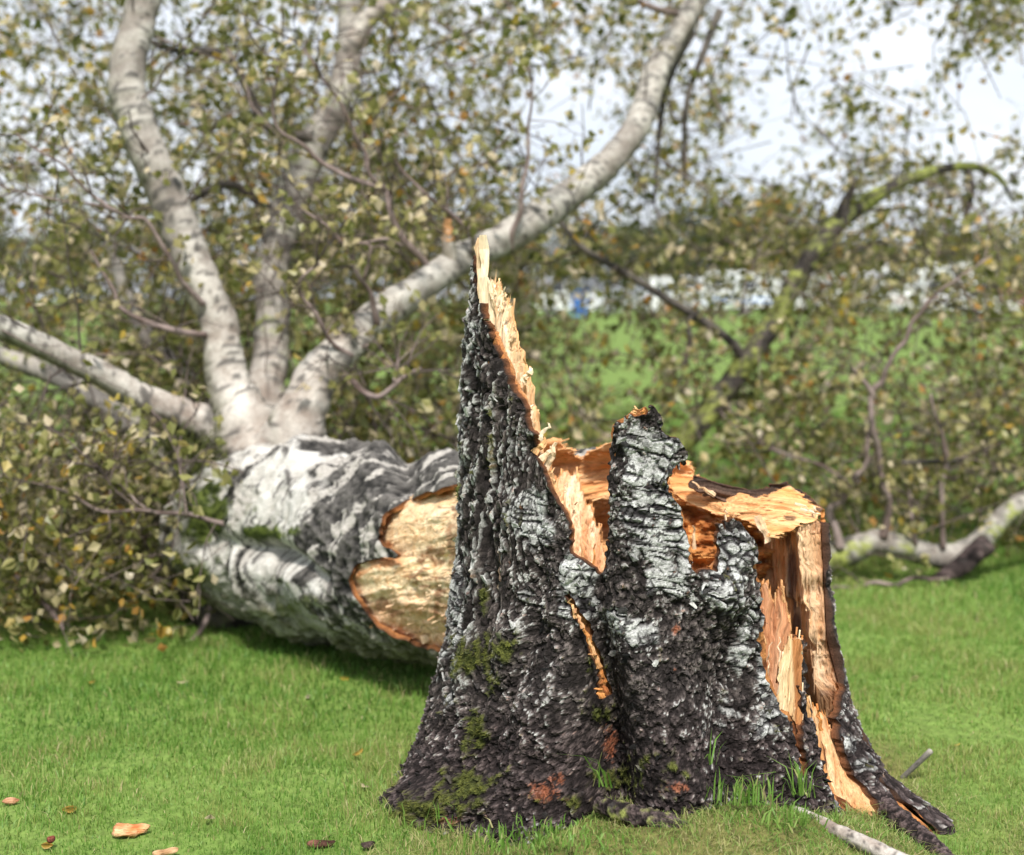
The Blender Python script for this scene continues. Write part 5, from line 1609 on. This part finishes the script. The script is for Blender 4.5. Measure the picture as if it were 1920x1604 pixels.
tuft(1132, 1462, 2.52, 9, 0.105, 0.012, 'few tall grass blades sprouting from the dark cleft of the stump', 601, wid=0.0036)
tuft(1400, 1490, 2.50, 90, 0.062, 0.026, 'bushy grass tuft against the pale bark below the stump', 603)
tuft(1335, 1420, 2.55, 5, 0.075, 0.006, 'thin long grass stalks leaning on the stump bark', 605, wid=0.0026)
tuft(1470, 1530, 2.46, 100, 0.046, 0.034, 'spreading grass tuft beside the pale surface root', 607)
tuft(1506, 1478, 2.58, 30, 0.095, 0.012, 'tall grass tuft growing in the dark gap by the exposed root wood', 609, wid=0.0028)
tuft(800, 1530, 2.62, 16, 0.06, 0.04, 'sparse grass blades on the mossy root of the stump', 611)
tuft(1040, 1560, 2.42, 170, 0.032, 0.06, 'low grass patch in front of the stump cleft', 613)
tuft(920, 1575, 2.44, 160, 0.032, 0.06, 'low grass patch by the reddish root scar', 615)

# ------------------------------------------------------------------ loose flakes of bark, each curling off the stump
def bark_flakes(n=900, seed=44):
    r = np.random.default_rng(seed)
    ys, xs = np.nonzero(keep[2:-2, 2:-2] & keep[4:, 2:-2] & keep[:-4, 2:-2] & keep[2:-2, 4:] & keep[2:-2, :-4])
    vis = (np.cos(TG[ys + 2, xs + 2]) > -0.1)
    ys, xs = ys[vis] + 2, xs[vis] + 2
    i = r.choice(len(ys), n, replace=False)
    ys, xs = ys[i], xs[i]
    c = PFRONT[ys, xs]
    ea_ = unit(PFRONT[ys, xs + 2] - PFRONT[ys, xs - 2])
    th = TG[ys, xs]
    nr = np.stack([np.sin(th), -np.cos(th), np.zeros(n)], -1)
    up = np.tile([0.0, 0, 1.0], (n, 1))
    tan = np.stack([np.cos(th), np.sin(th), np.zeros(n)], -1)
    rot = r.normal(0, 0.5, n)
    ux = tan * np.cos(rot)[:, None] + up * np.sin(rot)[:, None]
    uy = np.cross(nr, ux)
    sp = sst(1040, 900, BPX[ys, xs] + 0.25 * (BPY[ys, xs] - 900)) * sst(1350, 1100, BPY[ys, xs])
    L = r.uniform(0.005, 0.013, n) * (1 - 0.35 * sp) * np.where(r.random(n) < 0.08, 1.7, 1)
    H_ = r.uniform(0.0035, 0.008, n) * (1 + 1.2 * sp)
    K = 7
    ang = np.sort(r.uniform(0, 2 * math.pi, (n, K)), 1)
    rad = r.uniform(0.6, 1.15, (n, K))
    fx, fy = np.cos(ang) * rad * L[:, None], np.sin(ang) * rad * H_[:, None]
    tx, ty = r.normal(0, 0.22, n), r.normal(0.12, 0.28, n)
    fz = 0.0012 + fx * tx[:, None] + fy * ty[:, None] + 9.0 * (fx ** 2) * r.normal(0.5, 1, n)[:, None] * 3
    top = c[:, None] + ux[:, None] * fx[..., None] + uy[:, None] * fy[..., None] + nr[:, None] * fz[..., None]
    bot = top - nr[:, None] * 0.0035
    ctr = top.mean(1, keepdims=True) + nr[:, None] * 0.0006
    V = np.concatenate([top, bot, ctr], 1)
    m = 2 * K + 1
    b0 = (np.arange(n) * m)[:, None]
    k = np.arange(K)[None]
    k2 = (k + 1) % K
    tr = np.stack([b0 + k, b0 + k2, np.broadcast_to(b0 + 2 * K, (n, K))], -1).reshape(-1, 3)
    Q = np.stack([b0 + k, b0 + K + k, b0 + K + k2, b0 + k2], -1).reshape(-1, 4)
    col = CC[ys, xs] * r.uniform(0.7, 1.2, n)[:, None] + r.uniform(-0.01, 0.02, n)[:, None]
    col = np.repeat(np.clip(col, 0.012, 0.72), m, 0)
    o = make_obj('bark_flakes', V.reshape(-1, 3), None, M_BARK, stump, False, None, {'Col': ('FLOAT_COLOR', col)}, quads=Q, tris=tr)
    o['kind'] = 'stuff'


bark_flakes()

# ------------------------------------------------------------------ moss strands on the bark
ys, xs = np.nonzero((MO > 0.55) & keep)
sel = RNG.choice(len(ys), min(16000, len(ys)), replace=False)
mp_ = PFRONT[ys[sel], xs[sel]]
thm = TG[ys[sel], xs[sel]]
nrmv = np.stack([np.sin(thm), -np.cos(thm), np.full(len(thm), 0.25)], -1)
r_ = np.random.default_rng(8)
dirm = unit(nrmv + r_.normal(0, 0.55, nrmv.shape))
hm = r_.uniform(0.004, 0.011, len(thm))
sd2 = unit(np.cross(dirm, r_.normal(0, 1, nrmv.shape))) * 0.0009
V = np.stack([mp_ - sd2, mp_ + sd2, mp_ + dirm * hm[:, None]], 1).reshape(-1, 3)
o = make_obj('moss', V, None, M_MOSS, stump, False, None, {'tint': ('FLOAT', np.repeat(r_.random(len(thm)), 3))}, tris=np.arange(len(V)).reshape(-1, 3))
o['kind'] = 'stuff'

mr = np.random.default_rng(17)
mpx = np.concatenate([mr.normal(395, 26, 2600), mr.normal(365, 26, 1500), mr.normal(330, 18, 700)])
mpy = np.concatenate([mr.normal(905, 40, 2600), mr.normal(1010, 50, 1500), mr.normal(830, 20, 700)])
mb = P(mpx, mpy, np.concatenate([mr.normal(4.30, 0.04, 2600), mr.normal(4.36, 0.05, 1500), mr.normal(4.36, 0.03, 700)]))
md = unit(mr.normal(0, 0.5, mb.shape) + np.array([-0.3, -0.2, -0.9]))
mh = mr.uniform(0.015, 0.06, len(mb))[:, None]
ms2 = unit(np.cross(md, mr.normal(0, 1, mb.shape))) * 0.0022
V = np.stack([mb - ms2, mb + ms2, mb + md * mh], 1).reshape(-1, 3)
o = make_obj('moss', V, None, M_MOSS, tree, False, None, {'tint': ('FLOAT', np.repeat(mr.random(len(mb)) * 0.8, 3))}, tris=np.arange(len(V)).reshape(-1, 3))
o['kind'] = 'stuff'

# ------------------------------------------------------------------ surface roots of the stump
def gpts(lst):
    """rows (px, py, depth, width px, lift)"""
    o_ = []
    for (a, b, d, wpx) in lst:
        q = P(a, b, d)
        o_.append((q[0], q[1], q[2], 0.5 * wpx * d / F_PX))
    return o_


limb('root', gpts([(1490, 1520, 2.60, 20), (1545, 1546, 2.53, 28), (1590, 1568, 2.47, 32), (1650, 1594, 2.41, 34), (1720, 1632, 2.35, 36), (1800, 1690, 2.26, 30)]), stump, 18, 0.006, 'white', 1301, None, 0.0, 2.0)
limb('root', gpts([(1120, 1506, 2.58, 30), (1190, 1530, 2.52, 40), (1250, 1550, 2.48, 44), (1310, 1576, 2.45, 38), (1370, 1612, 2.41, 22)]), stump, 40, 0.003, 'root', 1305, M_BARK, 0.22, 3.2)
limb('root', gpts([(1625, 1470, 2.82, 34), (1655, 1510, 2.74, 46), (1700, 1552, 2.64, 52), (1745, 1588, 2.55, 46), (1800, 1635, 2.45, 32)]), stump, 44, 0.003, 'root', 1309, M_BARK, 0.0, 3.0)

# ------------------------------------------------------------------ litter on the lawn
def chip(name, px, py, d, L, W_, Hh_, rz, cols, label, cat, seed, mat=None, group=None):
    r = np.random.default_rng(seed)
    c = P(px, py, d)
    gz = float(ground_z(np.array([c[0]]), np.array([c[1]]))[0])
    t = (CAM_H - gz - 0.010) / (CAM_H - c[2])           # slide along the line of sight to the ground
    x, y = c[0] * t, c[1] * t
    z = gz + 0.010
    nu, nv = 22, 12
    U, Vv = np.meshgrid(np.linspace(0, 2 * math.pi, nu, endpoint=False), np.linspace(-math.pi / 2, math.pi / 2, nv), indexing='ij')
    cx = np.sign(np.cos(U)) * np.abs(np.cos(U)) ** 0.8 * np.cos(Vv) ** 0.6 * L / 2 * (1 + 0.1 * np.cos(U))
    cy = np.sign(np.sin(U)) * np.abs(np.sin(U)) ** 0.8 * np.cos(Vv) ** 0.6 * W_ / 2 * (1 - 0.35 * np.cos(U))
    cz = np.sin(Vv) * Hh_ / 2 + 0.12 * Hh_ * np.cos(U * 2)
    p = np.stack([cx, cy, cz], -1)
    nn = fbm(p * 60 + seed, 3, seed)
    p = p * (1 + 0.28 * nn[..., None])
    cs, sn = math.cos(rz), math.sin(rz)
    W3 = np.stack([x + p[..., 0] * cs - p[..., 1] * sn, y + p[..., 0] * sn + p[..., 1] * cs, z + p[..., 2]], -1)
    idx = np.arange(nu * nv).reshape(nu, nv)
    a, b = idx, np.roll(idx, -1, 0)
    Q = np.stack([a[:, :-1], b[:, :-1], b[:, 1:], a[:, 1:]], -1).reshape(-1, 4)
    C = lerp3(cols[0], cols[1], np.clip(0.5 + nn, 0, 1)).reshape(-1, 3)
    G = p.reshape(-1, 3)[:, [1, 0, 2]]
    o = make_obj(name, W3.reshape(-1, 3), None, mat or M_WOOD, None, True, None, {'Col': ('FLOAT_COLOR', C), 'grain': ('FLOAT_VECTOR', G)}, quads=Q)
    return tag(o, label, cat, group)


chip('wood_chip', 240, 1556, 2.66, 0.066, 0.034, 0.020, 0.1, [(0.60, 0.19, 0.06), (0.78, 0.50, 0.28)], 'bright orange wood chip lying on the lawn', 'wood chip', 701)
chip('wood_chip', 308, 1598, 2.58, 0.052, 0.012, 0.010, 0.5, [(0.40, 0.24, 0.12), (0.72, 0.50, 0.30)], 'thin pale brown wood sliver lying in the grass', 'wood chip', 703)
chip('bark_chip', 602, 1582, 2.60, 0.060, 0.020, 0.012, 0.15, [(0.05, 0.025, 0.018), (0.22, 0.10, 0.07)], 'dark reddish bark flake in the grass beside the mossy root', 'bark chip', 705, M_BARK)
chip('bark_chip', 690, 1584, 2.60, 0.036, 0.014, 0.010, 0.6, [(0.03, 0.02, 0.018), (0.10, 0.07, 0.06)], 'small black bark crumb touching the root tip', 'bark chip', 707, M_BARK)
chip('bark_chip', 95, 1575, 2.64, 0.016, 0.012, 0.010, 0.6, [(0.08, 0.02, 0.015), (0.20, 0.06, 0.04)], 'tiny dark red bark crumb near the orange wood chip', 'bark chip', 709, M_BARK)
chip('wood_chip', 1622, 1565, 2.60, 0.018, 0.014, 0.012, 0.3, [(0.60, 0.40, 0.26), (0.78, 0.58, 0.40)], 'small cream wood crumb below the exposed root wood', 'wood chip', 711)
chip('wood_chip', 20, 1502, 2.82, 0.040, 0.012, 0.010, 0.2, [(0.35, 0.17, 0.09), (0.55, 0.32, 0.2)], 'brown wood sliver lying alone on the open lawn', 'wood chip', 713)
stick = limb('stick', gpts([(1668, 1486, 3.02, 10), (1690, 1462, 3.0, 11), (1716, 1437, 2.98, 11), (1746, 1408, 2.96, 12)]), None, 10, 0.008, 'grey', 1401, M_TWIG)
tag(stick, 'short grey stick poking up from the lawn beside the stump root', 'stick')

LEAF_POS = []
r_ = np.random.default_rng(21)
for k in range(20):
    if k < 12:
        x = r_.uniform(-1.3, -0.3)
        y = r_.uniform(2.55, 4.2)
    else:
        x = r_.uniform(0.85, 1.7)
        y = r_.uniform(2.9, 4.6)
    LEAF_POS.append((x, y))
for k, (x, y) in enumerate(LEAF_POS):
    z = float(ground_z(np.array([x]), np.array([y]))[0]) + r_.uniform(0.010, 0.020)
    lf = bpy.data.objects.new('fallen_leaf', LEAF_ME[int(r_.choice([4, 5, 6, 7, 8, 9, 8, 9]))])
    COL.objects.link(lf)
    lf.location = (x, y, z)
    lf.rotation_euler = (r_.normal(0, 0.35), r_.normal(0, 0.35), r_.uniform(0, 6.28))
    s = r_.uniform(0.018, 0.034)
    lf.scale = (s, s, s)
    tag(lf, 'small withered birch leaf lying on the lawn', 'leaf', 'fallen leaves on the lawn')

# ------------------------------------------------------------------ far edge of the field: parked vehicles and trees
M_WHITE = plain('white_paint', (0.80, 0.81, 0.83), 0.25, 0, 0.04)
M_GLASS = plain('dark_glass', (0.03, 0.035, 0.045), 0.08, 0, 0.1)
M_TYRE = plain('tyre_rubber', (0.02, 0.02, 0.02), 0.8)
M_SILVER = plain('silver_paint', (0.55, 0.57, 0.60), 0.25, 0.3, 0.05)
M_RED = plain('red_paint', (0.30, 0.05, 0.05), 0.3)
M_BLUE = plain('blue_plastic', (0.02, 0.16, 0.55), 0.4)
M_RIM = plain('wheel_rim', (0.4, 0.4, 0.42), 0.35, 0.7)


def extr(name, prof, y0, y1, mat, parent, inset=0.0):
    """side profile (x,z) extruded across y, with the long edges drawn in"""
    n = len(prof)
    c = np.mean(prof, 0)
    V = []
    for (yy, k) in ((y0, 0.96), (y0 + 0.06 * (y1 - y0), 1.0), (y1 - 0.06 * (y1 - y0), 1.0), (y1, 0.96)):
        for (x, z) in prof:
            V.append((c[0] + (x - c[0]) * k, yy, c[1] + (z - c[1]) * k))
    F = [tuple(range(n - 1, -1, -1)), tuple(3 * n + i for i in range(n))]
    for s in range(3):
        for i in range(n):
            F.append((s * n + i, s * n + (i + 1) % n, (s + 1) * n + (i + 1) % n, (s + 1) * n + i))
    me = bpy.data.meshes.new(name)
    me.from_pydata([tuple(map(float, v)) for v in V], [], F)
    me.materials.append(mat)
    me.update()
    o = bpy.data.objects.new(name, me)
    COL.objects.link(o)
    o.parent = parent
    return o


def wheel(parent, x, y, r):
    def disc(nm, rr, w_, mat, par):
        K = 20
        V, F = [], []
        for (yy, q) in ((-w_ / 2, rr * 0.9), (-w_ / 2 * 0.8, rr), (w_ / 2 * 0.8, rr), (w_ / 2, rr * 0.9)):
            for i in range(K):
                a = i / K * 2 * math.pi
                V.append((q * math.cos(a), yy, q * math.sin(a)))
        for s in range(3):
            for i in range(K):
                F.append((s * K + i, s * K + (i + 1) % K, (s + 1) * K + (i + 1) % K, (s + 1) * K + i))
        F.append(tuple(range(K)))
        F.append(tuple(3 * K + i for i in range(K)))
        me = bpy.data.meshes.new(nm)
        me.from_pydata(V, [], F)
        me.materials.append(mat)
        o = bpy.data.objects.new(nm, me)
        COL.objects.link(o)
        o.parent = par
        return o
    t = disc('wheel', r, 0.22, M_TYRE, parent)
    t.location = (x, y, r)
    disc('rim', r * 0.6, 0.25, M_RIM, t)


def van(px, d, label, paint, L=5.2, H=2.4, rz=0.0, kind='van'):
    c = P(px, 560, d)
    o = empty('parked_van' if kind == 'van' else 'parked_car', (c[0], d, ZF), label, kind, None, rz)
    if kind == 'van':
        prof = [(-L / 2, 0.35), (L / 2 - 0.1, 0.35), (L / 2, 0.8), (L / 2 - 0.25, 1.15), (L / 2 - 1.1, H * 0.9), (L / 2 - 1.5, H), (-L / 2 + 0.1, H), (-L / 2, H - 0.1)]
        glass = [[(L / 2 - 1.55, 1.25), (L / 2 - 0.55, 1.25), (L / 2 - 1.12, 1.9), (L / 2 - 1.55, 1.95)], [(-L / 2 + 0.5, 1.3), (L / 2 - 1.9, 1.3), (L / 2 - 1.9, 1.9), (-L / 2 + 0.5, 1.9)]]
    else:
        prof = [(-L / 2, 0.35), (L / 2, 0.35), (L / 2, 0.75), (L / 2 - 1.1, 0.95), (L / 2 - 1.8, H), (-L / 2 + 0.9, H), (-L / 2 + 0.15, 1.0), (-L / 2, 0.9)]
        glass = [[(-L / 2 + 0.6, 1.0), (0, 1.0), (0, H - 0.08), (-L / 2 + 1.0, H - 0.08)], [(0.08, 1.0), (L / 2 - 1.3, 1.0), (L / 2 - 1.85, H - 0.08), (0.08, H - 0.08)]]
    b = extr('body', prof, -0.95, 0.95, paint, o)
    for g in glass:
        extr('window', g, -0.97, 0.97, M_GLASS, o)
    for x in (-L / 2 + 0.9, L / 2 - 0.9):
        for y in (-0.85, 0.85):
            wheel(o, x, y, 0.33)
    for s in (-0.7, 0.7):
        hl = extr('headlight', [(L / 2 - 0.1, 0.62), (L / 2 + 0.02, 0.62), (L / 2 + 0.02, 0.78), (L / 2 - 0.1, 0.8)], s - 0.15, s + 0.15, M_SILVER, o)
    return o


def caravan(px, d, label, L=6.0, H=2.6, stripe=M_BLUE):
    c = P(px, 560, d)
    o = empty('caravan', (c[0], d, ZF), label, 'caravan')
    extr('body', [(-L / 2, 0.5), (L / 2 - 0.3, 0.5), (L / 2, 1.3), (L / 2 - 0.5, H), (-L / 2 + 0.25, H), (-L / 2, H - 0.5)], -1.1, 1.1, M_WHITE, o)
    extr('stripe', [(-L / 2 + 0.05, 0.85), (L / 2 - 0.2, 0.85), (L / 2 - 0.15, 1.0), (-L / 2 + 0.05, 1.0)], -1.115, 1.115, stripe, o)
    for x in (-L / 2 + 1.0, 0.2, L / 2 - 1.4):
        extr('window', [(x - 0.45, 1.45), (x + 0.45, 1.45), (x + 0.45, 2.05), (x - 0.45, 2.05)], -1.12, 1.12, M_GLASS, o)
    extr('door', [(-0.95, 0.6), (-0.4, 0.6), (-0.4, 2.25), (-0.95, 2.25)], -1.125, -1.0, M_SILVER, o)
    for y in (-0.95, 0.95):
        wheel(o, 0.1, y, 0.33)
    extr('tow_bar', [(L / 2 - 0.3, 0.42), (L / 2 + 1.0, 0.42), (L / 2 + 1.0, 0.5), (L / 2 - 0.3, 0.5)], -0.08, 0.08, M_TYRE, o)
    return o


ZF = -0.01
caravan(1392, 84, 'white caravan with blue stripe parked at the field edge', 5.2, 2.5)
van(1285, 86, 'white panel van parked next to the blue-striped caravan', M_WHITE, 4.8, 2.2, 0.05)
caravan(1540, 84, 'white caravan with silver stripe parked between two vans', 5.6, 2.4, M_SILVER)
van(1640, 87, 'white minibus with dark windows parked beyond the field', M_WHITE, 5.4, 2.5, math.pi)
caravan(1735, 83, 'tall white caravan with red stripe parked at the field edge', 5.6, 3.0, M_RED)
van(1835, 82, 'white car with dark windows parked by the red-striped caravan', M_WHITE, 4.3, 1.5, 0.0, 'car')
van(1905, 84, 'dark red car parked at the end of the vehicle row', M_RED, 4.3, 1.45, math.pi, 'car')
van(1180, 86, 'silver car parked under the trees by the panel van', M_SILVER, 4.2, 1.5, 0.0, 'car')
van(1062, 84, 'small white van parked beside the blue container', M_WHITE, 3.6, 1.9, 0.0)
c = P(1086, 560, 80)
bb = empty('container', (c[0], 80, ZF), 'bright blue box-shaped container standing by a small white van', 'container')
extr('body', [(-0.4, 0.05), (0.4, 0.05), (0.46, 1.3), (-0.46, 1.3)], -0.4, 0.4, M_BLUE, bb)
extr('lid', [(-0.5, 1.305), (0.5, 1.305), (0.44, 1.42), (-0.44, 1.42)], -0.45, 0.45, M_BLUE, bb)

M_FAR = leaf_material('far_foliage', [(0.0, (0.030, 0.045, 0.016)), (0.5, (0.075, 0.095, 0.035)), (1.0, (0.16, 0.15, 0.06))], 0.7, 0.2)


def far_tree(px, d, h, wd, label, seed, shift=0.0):
    r = np.random.default_rng(seed)
    c = P(px, 560, d)
    o = empty('far_tree', (c[0], d, ZF), label, 'tree', 'trees beyond the field')
    base = np.array([c[0], d, ZF])
    limb('trunk', [(base[0], base[1], base[2] - 0.1, 0.28), (base[0] + 0.1, base[1], base[2] + h * 0.25, 0.22), (base[0], base[1], base[2] + h * 0.5, 0.16), (base[0] + 0.2, base[1], base[2] + h * 0.8, 0.06)], o, 8, 0.5, 'dark', seed, M_TWIG)
    K = 26
    cc = unit(r.normal(0, 1, (K, 3))) * (r.random((K, 1)) ** 0.4) * np.array([wd / 2, wd / 2, h * 0.42]) + np.array([0, 0, h * 0.57])
    n = 3200
    k = r.integers(0, K, n)
    q = base + cc[k] + r.normal(0, 1, (n, 3)) * np.array([wd, wd, h]) * 0.075
    q[:, 2] = np.maximum(q[:, 2], ZF + 0.3)
    nr = unit(r.normal(0, 1, (n, 3)) + [0, 0, 0.5])
    dv_ = r.normal(0, 1, (n, 3))
    dv_ = unit(dv_ - nr * (dv_ * nr).sum(1)[:, None])
    leaves_mesh('crown', q, r.uniform(0.25, 0.55, n), nr, dv_, np.clip(r.random(n) * 0.7 + shift + 0.3 * (k / K), 0, 1), o, M_FAR)


for k, (px, d, h, wd, lb, sh) in enumerate([
        (1230, 97, 6.6, 5.5, 'grey-green tree behind the silver car', 0.0), (1330, 100, 7.8, 6.5, 'tall dark tree behind the white panel van', -0.1), (1430, 98, 8.6, 6.5, 'brownish tree behind the blue-striped caravan', 0.25),
        (1530, 104, 6.4, 6.0, 'broad dark tree behind the silver-striped caravan', -0.05), (1640, 106, 5.6, 6.0, 'low rounded tree behind the minibus', 0.05), (1760, 102, 6.2, 6.0, 'mid green tree behind the red-striped caravan', 0.0),
        (1905, 98, 5.6, 5.5, 'rounded green tree behind the dark red car', 0.1), (1100, 102, 7.0, 7.0, 'green tree behind the blue container', 0.0), (2040, 100, 6.0, 6.0, 'tree past the end of the vehicle row', 0.0),
        (940, 104, 8.0, 7.0, 'tree beyond the field seen past the stump spike', 0.0), (760, 103, 8.6, 7.0, 'tree beyond the field behind the leaning white limb', 0.1), (560, 105, 8.0, 7.0, 'tree beyond the field behind the fork of limbs', 0.0),
        (360, 104, 8.4, 7.0, 'tree beyond the field behind the thick upright limb', 0.0), (150, 103, 8.0, 7.0, 'tree beyond the field behind the low side limb', 0.1), (-60, 104, 8.4, 7.0, 'tree beyond the field at the far end of its row', 0.0)]):
    far_tree(px, d, h, wd, lb, 1500 + k, sh)
